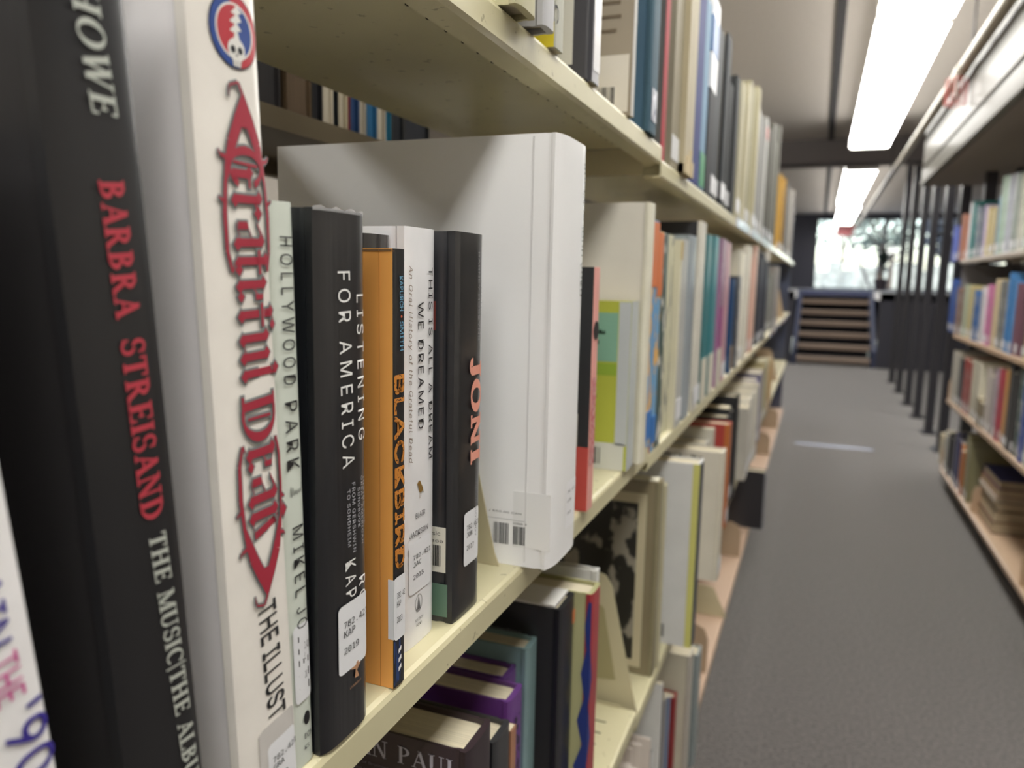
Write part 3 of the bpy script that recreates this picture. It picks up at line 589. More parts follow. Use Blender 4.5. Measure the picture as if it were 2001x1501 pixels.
b.face_text('Music', -.022, -.0095, .0585, .0028, INK, e=.0007); b.face_text('3100 9300', -.035, -.0075, .0538, .0018, INK, 'mono', e=.0007)
b.face('red_mark', -.0175, -.014, .19, .208, M('8a4038', .5))
# IMAGINE JOHN YOKO
WH = M('f0f0f0', .42, .25, var=.02, scale=6)
b = Book('big thick white book jutting out past the middle shelf edge', .5385, .0735, .3265, Z, xf=.0225, d=.247, smat=WH, fmat=WH, bow=.0045, pages='d8d4cc')
k_ = (.2-.0225)/.2
def inv(y, z): return y/k_, 1.12+(z-1.12)/k_
b.down('imagine john yoko', inv(.5995, 1.209), inv(.5975, 1.1056), .0082, M('9aa0a0', .25, 0, .6)); 
b.sticker(*(inv(.575, .956)[0], inv(.603, .956)[0], inv(0, .957)[1], inv(0, .918)[1]), M('ececee', .4))
for i, tx in enumerate(('782.421', 'LEN', '2018')): b.across(tx, inv(.578, 0)[0], inv(.598 if i == 0 else .588, 0)[0], inv(0, .9475-.0075*i-(.003 if i == 2 else 0))[1], .0022, INK)
b.face('clear_tape', -.031, -.0005, .0155, .060, M('f2f2f2', .3), e=.0002)
b.face_bars(-.047, -.034, .0165, .0335, INK, e=.0006, n=13); b.face_bars(-.0305, -.0205, .0175, .032, INK, e=.0006, n=14)
b.face_text('31000 9', -.031, -.0195, .0335, .0016, INK, 'mono', e=.0006); b.face_text('U.S. / $50.00 CAN', -.060, -.024, .0415, .0018, INK, 'sans', e=.0006)
b.face('rule_line', -.07, -.021, .0365, .0367, M('77777a', .5), e=.0004)
MB().box((-.0215, -.0004, .004), (-.020, -.0001, b.h-.002)).build('joint_ridge', M('e6e6e6', .3, .4), b.root)
# ------------------------------------------------------------------ the other books
SH = {'UPPER': ('upper left shelf', 1.2912, 1.2752), 'MIDDLE': ('middle left shelf', .8962, .8842), 'LOWER': ('lower left shelf', .5102, .5002), 'BOTTOM': ('bottom left shelf', .1102, .1102),
      'RTOP': ('top right shelf', 1.2602, 0), 'RMID': ('second right shelf', .8602, 0), 'RLOW': ('third right shelf', .5002, 0), 'RBOT': ('bottom right shelf', .1102, 0)}
def jit(h, a):
    v = [min(255, max(0, int(int(h[i:i+2], 16)*(1+a)))) for i in (0, 2, 4)]; return '%02x%02x%02x' % tuple(v)
def sticker_far(bk, lo=.012, hi=.045):
    if bk.t > .012: MB().box((0.0002, .002, lo), (.0007, bk.t-.002, hi)).build('call_number_label', STK, bk.root)
def mats_for(kind, sp, fc):
    if kind == 'print': return Mprint(sp, 'e0ded6' if int(sp[0:2], 16) < 150 else '6a6a6a', (60, 60, 28), .56), None
    if kind == 'art': return Mprint(sp, 'e0b060', (40, 40, 26), .5), M(fc, .4, .3)
    return None, None
ORD = ['first', 'second', 'third', 'fourth', 'fifth']
STOREY = {}
def short(d):
    for w_ in (' with', ' in ', ' at ', ' lettered', ' behind', ' framed'):
        d = d.split(w_)[0]
    return d
def shelf_row(key, rows, side=1, x0=None):
    nm, za, zb2 = SH[key]; prev = None
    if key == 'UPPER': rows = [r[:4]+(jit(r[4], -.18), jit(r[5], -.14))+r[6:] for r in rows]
    for i, (y0, t, h, xf, sp, fc, desc, kind) in enumerate(rows):
        z0 = za if (y0 < 1.02 or side == -1) else zb2
        h = min(h, {'RLOW': .328, 'RMID': .36, 'RBOT': .355, 'MIDDLE': .362, 'LOWER': .345}.get(key, 9))
        # lesser books that fill the row up to this one
        if side == 1 and prev is not None:
            gap = y0-prev
            if gap > .06 and key != 'BOTTOM' and not (key == 'LOWER' and y0 < 1.8) and y0 > 1.03 and not (prev < 1.02 < y0):
                n_ = min(5, max(1, int(gap/.05))); tt = gap/n_; tt2 = min(tt-.002, .06); yy = y0-n_*(tt2+.001)
                for k in range(n_):
                    c = jit(sp if kind not in ('art',) else 'b8b4a8', random.uniform(-.22, .12))
                    ob = Book('%s book on the near side of the %s, %s' % (ORD[n_-1-k], short(desc), nm), round(yy, 4), tt2, h*random.uniform(.84, .97), z0, xf=xf-random.uniform(.004, .012), d=.18, spine=c, face=jit(c, -.06), kind='hard' if k % 2 else 'paper', side=1, coat=0. if key == 'UPPER' else .2, rough=.6, group='books on the '+nm)
                    sticker_far(ob); yy += tt2+.001
        lab = '%s on the %s' % (desc, nm)
        if side == -1:
            n_ = max(1, min(5, round(t/.05))); tt = t/n_
            for k in range(n_):
                c = sp if k == n_-1 else jit(sp, random.uniform(-.18, .12)); sm, fm = mats_for(kind, c, c)
                l2 = lab if k == n_-1 else '%s book on the near side of the %s, %s' % (ORD[n_-2-k], short(desc), nm)
                ob = Book(l2, y0+tt*k+.0005, tt-.0015, h*(1 if k == n_-1 else random.uniform(.88, 1.0)), z0, xf=.9025+random.uniform(0, .012), d=.19, spine=c, kind='paper' if kind != 'hard' else 'hard', side=-1, smat=sm, group='books on the '+nm)
                if k % 2 == 0: sticker_far(ob)
            continue
        sm, fm = mats_for(kind, sp, fc)
        ob = Book(lab, y0, t, h, z0, xf=xf, d=.228 if h > .3 else .19, spine=sp, face=fc, kind='paper' if kind in ('paper', 'print', 'art', 'block') else 'hard', side=1, smat=sm, fmat=fm, coat=(.5 if 'clear' in desc else .2) if key != 'UPPER' else 0., rough=.65 if key == 'UPPER' else .4, group='books on the '+nm)
        STOREY[desc] = ob
        if y0 > 1.2 and kind in ('paper', 'hard') and i % 2 == 0 and key != 'BOTTOM': sticker_far(ob)
        prev = y0+t
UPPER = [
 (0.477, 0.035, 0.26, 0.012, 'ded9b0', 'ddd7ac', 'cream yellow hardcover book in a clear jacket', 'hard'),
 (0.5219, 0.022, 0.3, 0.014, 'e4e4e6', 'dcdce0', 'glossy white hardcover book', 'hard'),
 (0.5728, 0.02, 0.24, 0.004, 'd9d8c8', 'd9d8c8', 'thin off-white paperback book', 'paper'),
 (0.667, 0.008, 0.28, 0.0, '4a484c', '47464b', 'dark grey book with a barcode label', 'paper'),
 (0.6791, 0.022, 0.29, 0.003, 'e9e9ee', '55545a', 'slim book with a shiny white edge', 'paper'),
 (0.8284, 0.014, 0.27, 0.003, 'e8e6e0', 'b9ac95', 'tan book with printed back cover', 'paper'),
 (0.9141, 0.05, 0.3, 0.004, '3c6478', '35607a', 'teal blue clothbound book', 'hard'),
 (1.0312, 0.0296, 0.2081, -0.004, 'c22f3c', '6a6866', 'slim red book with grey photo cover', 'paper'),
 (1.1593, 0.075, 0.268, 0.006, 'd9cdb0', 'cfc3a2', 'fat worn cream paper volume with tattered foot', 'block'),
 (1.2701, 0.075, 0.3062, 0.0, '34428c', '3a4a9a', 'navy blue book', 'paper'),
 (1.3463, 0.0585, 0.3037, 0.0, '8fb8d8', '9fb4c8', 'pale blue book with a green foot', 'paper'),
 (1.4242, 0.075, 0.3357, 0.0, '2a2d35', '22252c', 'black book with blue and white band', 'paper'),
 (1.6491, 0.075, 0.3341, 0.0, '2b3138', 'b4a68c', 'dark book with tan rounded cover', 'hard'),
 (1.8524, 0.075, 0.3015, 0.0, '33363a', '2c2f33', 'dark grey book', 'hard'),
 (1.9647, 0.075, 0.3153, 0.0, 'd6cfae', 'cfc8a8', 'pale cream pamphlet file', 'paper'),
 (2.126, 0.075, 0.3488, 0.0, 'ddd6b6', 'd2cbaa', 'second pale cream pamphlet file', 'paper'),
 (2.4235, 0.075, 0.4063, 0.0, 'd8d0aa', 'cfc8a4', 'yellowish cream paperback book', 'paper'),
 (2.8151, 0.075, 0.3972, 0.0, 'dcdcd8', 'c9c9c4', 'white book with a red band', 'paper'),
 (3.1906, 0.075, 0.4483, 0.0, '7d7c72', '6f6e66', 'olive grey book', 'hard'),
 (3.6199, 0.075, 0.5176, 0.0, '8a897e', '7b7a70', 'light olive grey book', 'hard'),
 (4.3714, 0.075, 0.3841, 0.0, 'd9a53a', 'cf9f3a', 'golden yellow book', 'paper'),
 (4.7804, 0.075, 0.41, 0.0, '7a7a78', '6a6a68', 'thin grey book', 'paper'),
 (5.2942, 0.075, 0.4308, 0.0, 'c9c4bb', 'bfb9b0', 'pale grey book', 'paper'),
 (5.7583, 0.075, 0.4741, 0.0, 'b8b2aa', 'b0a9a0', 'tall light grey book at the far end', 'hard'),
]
MIDDLE = [
 (0.6981, 0.02, 0.2343, 0.006, 'e6a49a', '14161a', 'thin black book with pink lettered spine', 'paper'),
 (0.8701, 0.036, 0.1988, 0.004, 'b9bfc0', 'c3c850', 'paperback with lime and green cover', 'paper'),
 (0.9107, 0.03, 0.3132, 0.012, 'e2decb', 'd4cfc2', 'large off-white picture book', 'hard'),
 (0.9539, 0.075, 0.2992, 0.0, '5f9ed0', 'dd7a3a', 'comic paperback with orange top and coloured art', 'art'),
 (1.0301, 0.0313, 0.2998, 0.0, '6aa0c8', 'd97c40', 'second comic paperback with coloured art', 'art'),
 (1.0626, 0.0375, 0.2993, 0.0, '37504a', '2f4640', 'dark green patterned book', 'print'),
 (1.1326, 0.075, 0.3024, -0.01, 'c9c7ac', 'c2bfa4', 'cream book with dark dots', 'print'),
 (1.2088, 0.0156, 0.2971, 0.0, 'd9d4bc', 'd0cbb2', 'cream paperback with gold top', 'paper'),
 (1.2255, 0.0539, 0.2998, 0.0, 'b7b8b4', 'a9aba8', 'light grey book', 'paper'),
 (1.2976, 0.075, 0.3097, 0.0, '98a2a8', '8f9a9c', 'blue grey book in clear jacket', 'hard'),
 (1.3957, 0.075, 0.339, 0.002, 'd9d5c8', '15171b', 'tall black book with white edges', 'hard'),
 (1.5006, 0.075, 0.3226, 0.0, '2c7a80', '25686e', 'teal book', 'paper'),
 (1.6087, 0.075, 0.3264, 0.0, '3f8890', '357880', 'lighter teal book', 'paper'),
 (1.7445, 0.075, 0.3269, 0.0, '9a3d84', 'a07a98', 'purple book with mauve top', 'print'),
 (1.8449, 0.075, 0.3247, 0.0, 'c79aa4', 'bd929c', 'dusty pink book', 'paper'),
 (2.0369, 0.03, 0.2422, 0.0, '24507e', '1f466e', 'dark blue book with tan foot', 'paper'),
 (2.1572, 0.075, 0.25, 0.0, '77787c', '3a3c42', 'charcoal book with grey figure', 'print'),
 (2.4117, 0.075, 0.3418, 0.002, 'e0dccd', '2c2f38', 'dark book framed in white', 'hard'),
 (2.7101, 0.075, 0.3546, 0.0, 'd9b8a8', 'd0ccc0', 'white book with pink edge', 'paper'),
 (3.2937, 0.075, 0.3838, 0.004, '363a46', '2f3340', 'big dark slipcase with white top', 'hard'),
 (3.972, 0.075, 0.2767, -0.01, '8d8d86', '83837c', 'small grey green book', 'paper'),
 (4.0482, 0.0393, 0.3151, 0.0, '9c9794', '8d8885', 'row end grey paperback', 'paper'),
 (4.2822, 0.075, 0.3151, 0.0, 'a29c99', '918c89', 'thin taupe paperback', 'paper'),
]
LOWER = [
 (0.4545, 0.045, 0.2779, -0.006, '2e2228', '33262c', 'dark plum book with grey capitals', 'text'),
 (0.5191, 0.035, 0.2452, -0.012, '26282c', '2b2c30', 'charcoal hardcover in a clear jacket', 'hard'),
 (0.5544, 0.012, 0.235, -0.012, 'a6765a', '8d6650', 'brown paperback', 'paper'),
 (0.5834, 0.034, 0.2419, -0.025, '6a3c86', '5f3579', 'purple hardcover with lettered spine', 'hard'),
 (0.6237, 0.03, 0.2393, -0.045, '6b3f88', '603880', 'recessed smaller purple hardcover', 'hard'),
 (0.6543, 0.03, 0.2555, -0.035, '7f9a9c', '7c989a', 'grey teal clothbound book', 'hard'),
 (0.6849, 0.048, 0.2873, -0.012, '15161c', '101218', 'tall black book with white pages', 'hard'),
 (0.7396, 0.036, 0.2846, 0.004, 'a8343c', 'a9a77c', 'olive book with blue and red zigzag spine', 'zig'),
 (0.8093, 0.012, 0.2827, -0.01, 'd8d8d4', 'cfcfcc', 'white book behind the zigzag book', 'hard'),
 (1.1406, 0.03, 0.3144, -0.002, '8c8468', '84795e', 'olive photo book with a framed black-and-white picture', 'photo'),
 (1.1712, 0.02, 0.3031, 0.0, 'b9b394', 'a9a384', 'olive cream slipcase book', 'hard'),
 (1.2633, 0.05, 0.3201, 0.04, '1e2b40', 'cfcfcd', 'large white book with navy spine', 'hard'),
 (1.5804, 0.05, 0.2743, 0.045, 'd8d2c2', 'd0cabb', 'cream book with dark title along the top', 'hard'),
 (1.8641, 0.025, 0.2671, -0.01, 'c9c6bb', 'c2beb2', 'short white paperback', 'paper'),
 (1.9475, 0.05, 0.2665, 0.02, 'b8663c', 'a83a32', 'red book with orange spine', 'hard'),
 (2.2344, 0.06, 0.2969, 0.01, '15191f', '14181e', 'black book with pale emblem', 'hard'),
 (2.7584, 0.06, 0.2679, 0.03, 'd6d2c6', 'cfcabd', 'tall white book', 'hard'),
 (3.1225, 0.03, 0.2796, 0.02, '5a5690', 'c8c3c0', 'white book with violet spine', 'paper'),
 (3.6613, 0.04, 0.2737, 0.01, 'b8ac80', 'c2c0a8', 'pale green and cream book', 'paper'),
 (4.0433, 0.04, 0.2391, 0.01, 'c9a26a', 'c0a880', 'tan and yellow book', 'paper'),
]
BOTTOM = [
 (1.2203, 0.01, 0.21, -0.01, 'd9d9d8', '9a9b9a', 'grey booklet with black frame', 'hard'),
 (1.2309, 0.012, 0.3306, 0.0, 'dcdcda', 'cfcfcc', 'white magazine', 'paper'),
 (1.2435, 0.01, 0.3085, 0.0, '26282a', '2a2c2e', 'black magazine', 'paper'),
 (1.2665, 0.02, 0.2822, 0.0, '9a9694', '908c8a', 'grey magazine', 'paper'),
 (1.324, 0.01, 0.2571, 0.0, '7f8fae', '7a86a0', 'blue grey magazine', 'paper'),
 (1.3926, 0.03, 0.2186, 0.0, '8e2a2c', '85282a', 'dark red book', 'hard'),
 (1.4308, 0.05, 0.2907, 0.02, 'b9b3a8', 'c2bca8', 'tall cream grey book', 'hard'),
 (1.5278, 0.05, 0.2468, 0.024, '8f999a', '868f90', 'tall grey blue book', 'hard'),
 (3.2215, 0.05, 0.2425, 0.055, '8d9096', '2a282c', 'black book with grey spine', 'hard'),
]
RTOP = [
 (4.9704, 0.1949, 0.2008, 0, '6a78c0', '6a78c0', 'lilac blue book', 'paper'),
 (4.7418, 0.2266, 0.2518, 0, 'c98a70', 'c98a70', 'salmon orange book', 'print'),
 (4.6209, 0.1188, 0.2896, 0, 'e0e0e4', 'e0e0e4', 'thin white book', 'paper'),
 (4.4926, 0.1263, 0.288, 0, '1f7a78', '1f7a78', 'deep teal book', 'paper'),
 (4.3076, 0.183, 0.2533, 0, '6a7480', '6a7480', 'slate book with pale foot', 'print'),
 (4.197, 0.1085, 0.2398, 0, 'b8a8c8', 'b8a8c8', 'lilac white book', 'paper'),
 (4.0041, 0.1909, 0.2213, 0, 'd2c294', 'd2c294', 'cream clothbound book', 'hard'),
 (3.951, 0.0511, 0.2496, 0, '4f8fc4', '4f8fc4', 'short sky blue book', 'paper'),
 (3.81, 0.139, 0.329, 0, 'a8bfae', 'a8bfae', 'tall pale green book', 'print'),
 (3.6796, 0.1284, 0.3159, 0, 'bcbfc8', 'bcbfc8', 'tall grey white book', 'print'),
 (3.6093, 0.0683, 0.3071, 0, '9aa49c', '9aa49c', 'tall grey green book', 'print'),
 (3.4693, 0.138, 0.2936, 0, 'c9c8bc', 'c9c8bc', 'tall off-white book', 'print'),
 (3.2908, 0.1765, 0.2731, 0, 'b4b8b0', 'b4b8b0', 'tall mottled pale book', 'print'),
]
RMID = [
 (4.8314, 0.2725, 0.2975, 0, '3a62b4', '3a62b4', 'bright blue book', 'paper'),
 (4.6332, 0.1962, 0.2503, 0, '8a7068', '8a7068', 'taupe brown book', 'print'),
 (4.4807, 0.1505, 0.2669, 0, 'a8b09a', 'a8b09a', 'sage green book', 'paper'),
 (4.3522, 0.1265, 0.2621, 0, 'd2c490', 'd2c490', 'straw yellow book', 'paper'),
 (4.1799, 0.1703, 0.2407, 0, '3a70b4', '3a70b4', 'medium blue book', 'print'),
 (4.045, 0.1329, 0.2583, 0, 'dcd8dc', 'dcd8dc', 'white paperback book', 'paper'),
 (3.9081, 0.135, 0.2679, 0, 'd884b4', 'd884b4', 'pink book', 'print'),
 (3.8646, 0.0415, 0.1712, 0, '8a7a50', '8a7a50', 'short khaki book', 'paper'),
 (3.7704, 0.0921, 0.2919, 0, 'd2c2a0', 'd2c2a0', 'tall cream book', 'hard'),
 (3.6334, 0.1351, 0.2851, 0, '7a7c7c', '7a7c7c', 'grey speckled book', 'print'),
 (3.4807, 0.1507, 0.3165, 0, '4a88c4', '4a88c4', 'big sky blue book', 'hard'),
 (3.2872, 0.1915, 0.2747, 0, '7c5462', '7c5462', 'mauve clothbound book', 'hard'),
 (3.1497, 0.1355, 0.2747, 0, 'c8b484', 'c8b484', 'tan book', 'paper'),
]
RLOW = [
 (4.5785, 0.186, 0.2718, 0, 'c2beb4', 'c2beb4', 'white framed book', 'hard'),
 (4.4358, 0.1407, 0.2512, 0, '34363c', '34363c', 'charcoal book', 'paper'),
 (4.2175, 0.2162, 0.2675, 0, 'a84440', 'a84440', 'red book with blue top', 'print'),
 (4.0082, 0.2073, 0.2748, 0, 'c6c2b0', 'c6c2b0', 'off-white hardcover book', 'hard'),
 (3.8536, 0.1526, 0.1202, 0, '8a7a5a', '8a7a5a', 'short tan book', 'paper'),
 (3.7111, 0.1406, 0.2728, 0, 'bcb4ae', 'bcb4ae', 'pale grey book', 'paper'),
 (3.6088, 0.1003, 0.2853, 0, 'b8a4b4', 'b8a4b4', 'lilac grey book', 'print'),
 (3.5311, 0.0756, 0.2946, 0, 'b04858', 'b04858', 'raspberry red book', 'print'),
 (3.43, 0.0992, 0.2997, 0, 'cc9648', 'cc9648', 'orange book', 'paper'),
 (3.2852, 0.1428, 0.3317, 0, '222428', '222428', 'black book', 'paper'),
 (3.2059, 0.0773, 0.3241, 0, '44605a', '44605a', 'dark green book with white label', 'print'),
 (3.1233, 0.0806, 0.3325, 0, '4458a0', '4458a0', 'blue book with white top', 'print'),
 (2.9908, 0.1305, 0.3436, 0, 'b8b4ac', 'b8b4ac', 'white worn book', 'paper'),
]
RBOT = [
 (4.7944, 0.1577, 0.1714, 0, 'b8ac90', 'b8ac90', 'cream worn book', 'paper'),
 (4.645, 0.1474, 0.214, 0, '9a9a94', '9a9a94', 'grey magazine stack end', 'paper'),
 (4.5049, 0.1381, 0.232, 0, '2c2c30', '2c2c30', 'black bound volume', 'hard'),
 (4.3259, 0.177, 0.2612, 0, '28305c', '28305c', 'navy bound volume', 'hard'),
 (4.19, 0.1339, 0.234, 0, 'c87840', 'c87840', 'orange and white book', 'print'),
 (4.0627, 0.1253, 0.3091, 0, '8a8664', '8a8664', 'olive bound volume', 'hard'),
]
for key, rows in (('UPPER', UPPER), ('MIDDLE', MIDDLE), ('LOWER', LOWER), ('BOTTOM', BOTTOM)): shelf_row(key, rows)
for key, rows in (('RTOP', RTOP), ('RMID', RMID), ('RLOW', RLOW), ('RBOT', RBOT)): shelf_row(key, rows, -1)
G = lambda s: next(v for k, v in STOREY.items() if k.startswith(s))
# details of the measured books
b = G('dark grey book with a barcode'); b.face('barcode_label', -.06, -.012, .012, .085, M('cfccc0', .5), e=.0005); b.face_bars(-.05, -.025, .02, .06, INK, e=.0008, n=9)
b = G('slim book with a shiny'); b.put('plastic_jacket_edge', [(.0005, .01), (b.t-.0005, .01), (b.t-.0005, b.h), (.0005, b.h)], [(0, 1, 2, 3)], M('f0f0f4', .15, 1.), e=.0008)
b = G('tan book with printed'); b.face('barcode_label', -.075, -.004, .004, .062, M('ddd6c8', .5), e=.0004); b.face_bars(-.068, -.048, .012, .030, INK, e=.0007, n=9); b.face_bars(-.044, -.018, .012, .030, INK, e=.0007, n=11)
for k in range(11): b.face('printed_line', -.040, -.009-random.random()*.012, .085+.014*k, .0885+.014*k, M('6a5c48', .6), e=.0004)
b = G('thin off-white'); b.face('yellow_foot', -.05, -.001, 0, .018, M('e0cc30', .4)); b.down('C', (b.y0+.012, 1.325), (b.y0+.012, 1.312), .010, INK)
b = G('teal blue clothbound'); MB().box((.0003, .012, .014), (.0008, b.t-.012, .05)).build('picture_label', Mprint('b8bcc8', '46506a', (80, 80, 60), .5), b.root)
b = G('slim red book'); 
b = G('pale blue book with a green'); MB().box((.0, .002, .004), (.0008, b.t-.002, .06)).build('green_foot', M('2f8a5c', .4), b.root)
b = G('black book with blue'); 
for a, c, col in ((.24, .30, '2a62a0'), (.18, .238, 'd8dade'), (.30, .33, 'dfe2e8')): MB().box((-.0, -.0006, a), (.0008, b.t, c)).build('spine_band', M(col, .4), b.root); b.face('cover_band', -.03, 0, a, c, M(col, .4))
b = G('white book with a red band'); MB().box((0, -.0005, b.h-.07), (.0008, b.t, b.h-.03)).build('red_band', M('b8483c', .4), b.root)
b = G('fat worn cream'); 
m = MB()
for k in range(14): m.box((-.02+.0015*(k % 3), b.t*k/14, -.004*0), (.004*random.random(), b.t*(k+.8)/14, random.uniform(.01, .04)))
m.build('tattered_edge', M('cfc0a0', .9), b.root)['kind'] = 'stuff'
b.fmat.node_tree.nodes['Principled BSDF'].inputs['Roughness'].default_value = .9
b = G('thin black book with pink'); b.face('red_band', -.2, -.0005, 0, .063, M('b8443c', .5)); b.face('white_panel', -.2, -.012, .063, .095, M('cfcac2', .5))
b.put('red_lettering', [(.002, .045), (b.t-.003, .045), (b.t-.003, .13), (.002, .13)], [(0, 1, 2, 3)], Mprint('d8a8a4', 'b83040', (200, 500, 160), .5), e=.0005)
b.put('portrait_picture', *disc(b.t*.5, .175, .009, n=16), mat=M('1c1a1c', .5), e=.0006)
b = G('paperback with lime')
b.face('green_panel', -.13, -.016, .128, .185, M('8cbaa0', .5)); b.face('lime_stripe', -.13, -.016, .112, .126, M('9cb840', .5), e=.0004); b.face('white_foot', -.19, -.004, 0, .032, M('dcdcd2', .5), e=.0004); b.face('white_edge', -.015, -.001, .03, b.h-.001, M('c8cccc', .5), e=.0004)
b.face_bars(-.06, -.03, .006, .026, INK, e=.0008, n=9)
for k in range(2): b.face('blurred_lettering', -.055, -.03-.008*k, .160-.012*k, .165-.012*k, Mprint('8cbaa0', '24382e', (260, 60, 90), .46), e=.0006)
for k in range(6): b.face('printed_line', -.07, -.05+random.random()*.015, .045+.01*k, .048+.01*k, M('8a8a3c', .6), e=.0006)
b = G('large off-white'); b.face('printed_line', -.12, -.07, .21, .213, M('8a847a', .6)); b.face('red_dot', -.128, -.122, .245, .25, M('b04030', .6))
for s_ in ('comic paperback', 'second comic'):
    b = G(s_); MB().box((.0, .001, b.h-.085), (.0008, b.t-.001, b.h-.002)).build('orange_top', M('cf7038', .4), b.root); b.face('cover_art', -.03, -.0005, .01, b.h-.09, b.smat); MB().box((.0, .002, .012), (.0009, b.t-.002, .05)).build('blue_foot', M('2c70b8', .4), b.root)
b = G('cream paperback with gold'); MB().box((0, .001, b.h-.03), (.0008, b.t-.001, b.h-.002)).build('gold_band', M('b89c4c', .4), b.root)
for s_ in ('teal book', 'lighter teal', 'purple book'):
    b = G(s_); MB().box((0, .001, .0), (.0009, b.t-.001, .085)).build('white_foot', M('ccc8b8', .5), b.root)
b = G('purple book'); MB().box((0, .001, b.h*.55), (.0008, b.t-.001, b.h)).build('mauve_top', Mprint('a88a9c', '8a5a7c', (80, 80, 60), .5), b.root)
b = G('dark blue book with tan'); MB().box((0, .001, .01), (.0009, b.t-.001, .07)).build('tan_foot', M('b09878', .5), b.root)
b = G('dark book framed'); 
for a in ((-.24, -.03, b.h-.03, b.h), (-.03, -.004, 0, b.h)): b.face('white_border', *a, M('d4d0c4', .5))
b.face('cover_figure', -.13, -.07, .05, .25, M('8a8c90', .5), e=.0004)
b = G('big dark slipcase'); MB().box((-.2, -.001, b.h-.045), (.001, b.t, b.h+.001)).build('white_top_band', M('d4d0c6', .5), b.root); MB().box((-.02, -.001, 0), (-.012, -.0002, b.h-.045)).build('blue_edge', M('2c6a98', .4), b.root)
b = G('white book with pink'); b.face('pink_edge', -.012, -.001, 0, b.h, M('d0a898', .5))
b = G('dark plum'); b.face_text('JEAN PAUL', -.112, -.006, b.h-.0215, .0135, M('b8b6c4', .4), 'serif')
for k in range(3): b.face_text(('detailing the making of Brothers and', 'popular music and their', 'companions')[k], -.13, -.055+(-.02*k), b.h-.030-.0055*k, .0026, M('7a7480', .5), 'sans')
b = G('purple hardcover'); b.put('blurred_lettering', [(b.t*.35, .02), (b.t*.7, .02), (b.t*.7, b.h-.02), (b.t*.35, b.h-.02)], [(0, 1, 2, 3)], Mprint('6a3c86', '241430', (120, 120, 130), .5), e=.0006)
b = G('tall black book with white pages'); b.face_text('songwriters.', -.085, -.040, b.h-.0335, .0045, M('8a8c92', .5)); MB().box((-.22, .002, b.h), (-.008, b.t-.002, b.h+.0025)).build('page_tops', M('e2e0dc', .7), b.root)
MB().box((.0, b.t-.010, b.h-.03), (.0008, b.t-.004, b.h-.016)).build('orange_flash', M('c87848', .4), b.root)
b = G('olive book with blue'); v = []; f = []; N = 11
for k in range(N): z = b.h*(.03+.94*k/(N-1)); x = -.0035-(.014*(1-k/(N-1))+.002)*(1.0 if k % 2 else .25); v += [(x, z), (-.0005, z)]
me = bpy.data.meshes.new('z'); me.from_pydata([(x, -.0006, z) for x, z in v], [], [(2*k, 2*k+1, 2*k+3, 2*k+2) for k in range(N-1)]); link('blue_zigzag', me, M('27387c', .4), b.root)
b.put('blue_zigzag', [(.0005, .02), (.006, .05), (.0015, .09), (.008, .12), (.002, .16), (.007, .19), (.0005, .24)], [(0, 1, 2), (2, 3, 4), (4, 5, 6)], M('27387c', .4), e=.0005)
b = G('olive photo book'); b.face('picture_frame', -.2, -.02, .012, b.h-.02, M('c4ba9c', .5)); b.face('photograph', -.19, -.033, .024, b.h-.036, Mprint('242320', '8f897c', (26, 26, 18), .52), e=.0005)
MB().box((-.21, .004, b.h), (-.006, b.t-.004, b.h+.002)).build('page_tops', M('e0dcc8', .7), b.root)
b = G('large white book with navy'); b.face('yellow_edge', -.012, -.001, 0, b.h, M('cdca78', .5)); b.face_bars(-.07, -.045, .012, .035, INK, n=8); b.face('dark_heading', -.09, -.06, .20, .212, M('8a8a80', .6))
for k in range(8): b.face('printed_line', -.09, -.06, .06+.016*k, .067+.016*k, M('9a9a98', .6))
b = G('cream book with dark title'); b.face('blurred_lettering', -.17, -.04, b.h-.024, b.h-.010, Mprint('cfc9ba', '3a342c', (130, 60, 60), .48), e=.0006)
b = G('red book with orange'); b.face('orange_edge', -.014, -.001, 0, b.h, M('b86a34', .5))
b = G('black book with pale'); b.put('pale_emblem', *disc(b.t*.5, .2, .02, r0=.012, n=16), mat=M('8a8c80', .5), e=.0006); v_, f_ = disc(-.07, .2, .03, r0=.02, n=18)
me = bpy.data.meshes.new('e'); me.from_pydata([(p, -.0005, q) for p, q in v_], [], f_); link('pale_emblem', me, M('6a6c60', .5), b.root)
b = G('grey booklet'); b.face('black_frame', -.19, -.002, .01, b.h-.001, INK, e=.0002); b.face('grey_cover', -.18, -.012, 0, b.h-.012, M('b4b4b4', .5), e=.0004)
# a ragged pile of loose sheets lying over the first magazines
t = root('loose_papers', (-.01, 1.07, .1102), label='ragged upright bundle of loose white papers on the bottom left shelf', cat='papers')
m = MB()
for k in range(16):
    y = k*.009; hh = .24+.02*random.random()-.02*(k < 4); m.box((-.18+random.uniform(-.01, .01), y, 0), (random.uniform(-.035, 0), y+.006, hh))
m.build('sheets', M('dcd2c8', .8), t)['kind'] = 'stuff'
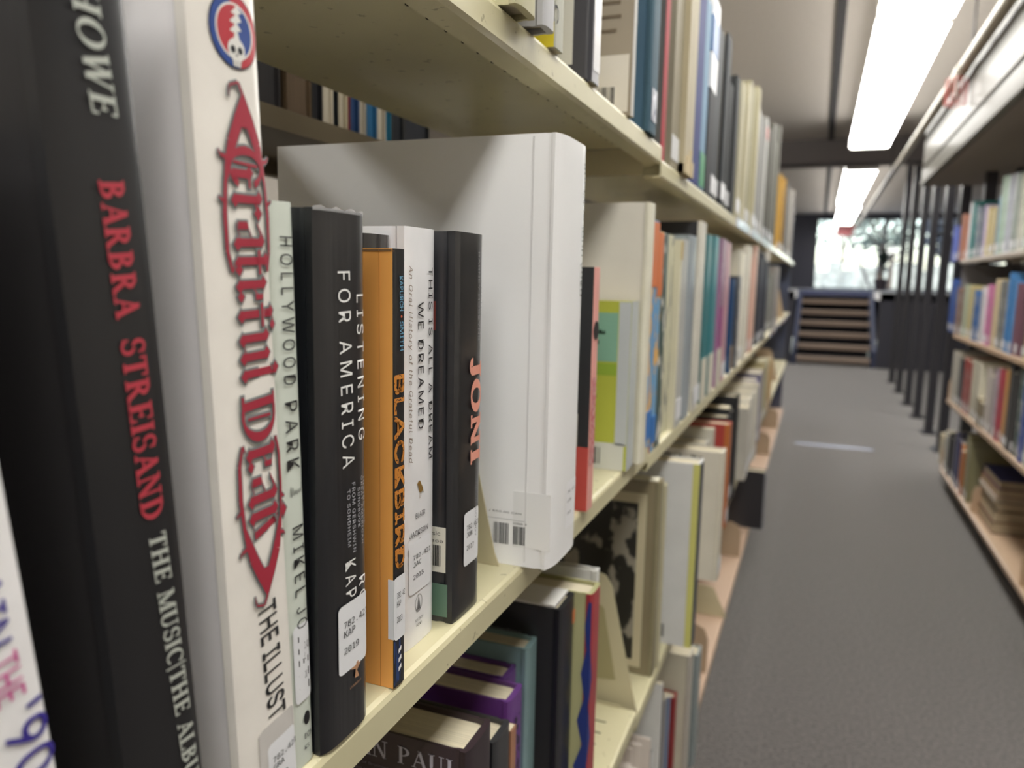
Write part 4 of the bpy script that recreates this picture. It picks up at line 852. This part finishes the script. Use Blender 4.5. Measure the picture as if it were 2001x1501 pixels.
# lying volumes, bottom right shelf
z = .1105
for i, (c, hh, desc) in enumerate((('5a2c20', .05, 'rust brown'), ('8a7a60', .045, 'khaki'), ('4a3428', .04, 'dark brown'), ('b8b0a4', .02, 'white'), ('8a5a40', .035, 'reddish brown'), ('2c3468', .035, 'navy blue'))):
    t = root('book', (.93+.006*(i % 3), 3.58, z), label=uniq('%s volume lying in the pile on the bottom right shelf' % desc), cat='book', group='lying volumes on the bottom right shelf')
    m = MB(); b_ = .0025; m.box((0, 0, 0), (.19, .33, b_)); m.box((0, 0, hh-b_-.001), (.19, .33, hh-.001)); m.box((0, .33-b_, b_), (.19, .33, hh-b_-.001)); m.build('cover', M(c, .5), t)
    MB().box((.004, .004, b_), (.186, .33-b_, hh-b_-.001)).build('pages', M('b8a88c', .8), t); z += hh
# books of the opposite face, pages toward us, seen under the upper shelf
cols = ['3a3836', '2c2a2c', '5a4a38', '1c1c20', 'c8c0ae', '20262c', 'c8bea4', '7a2c34', '2c4a78', 'c4bdb0', '2c6a94', 'c0b8a8', '2a7a98', '22262c', '2c3038']
ye = [.46, .56, .638, .678, .697, .716, .725, .743, .748, .766, .78, .803, .823, .835, .866, .933]
cn = ['charcoal', 'black grey', 'brown', 'jet black', 'thick cream-paged', 'blackish', 'second cream-paged', 'dark red', 'denim blue', 'slim pale', 'bright blue', 'pale paper', 'turquoise', 'near-black', 'slate']
for i in range(15):
    t_ = ye[i+1]-ye[i]-.001
    Book('%s book seen from its fore-edge on the opposite upper shelf' % cn[i], ye[i]*1.02, min(.07, t_*1.02), .25, 1.2715, xf=-.49, d=.19, spine=cols[i], side=-1, kind='paper' if t_ < .008 else 'hard', pages='d8cfbc' if cols[i][0] == 'c' else jit(cols[i], .1), group='books on the opposite face of the range')
lc = ['8a8078', 'a89a90', '5c5654', '8c8480', 'b0a49c', '4a4644', '9a9088', '7a726c', '968c88', '6a6462']
ln = ['ash grey', 'rosy grey', 'dark grey', 'stone grey', 'pale pinkish', 'blackish brown', 'light taupe', 'mid brown-grey', 'dusty grey', 'umber grey']
for i in range(10): Book('%s book seen from behind on the opposite middle shelf' % ln[i], .50+.06*i, .055, .26+.03*random.random(), .8962, xf=-.49, d=.19, spine=lc[i], side=-1, pages='c4bab0', group='books on the opposite middle shelf')
wb = Book('small bright white book just visible behind the pale green book', .42, .03, .262, .8962, xf=-.27, d=.02, spine='e8e8e6', side=1, kind='paper')
bpy.context.view_layer.update()
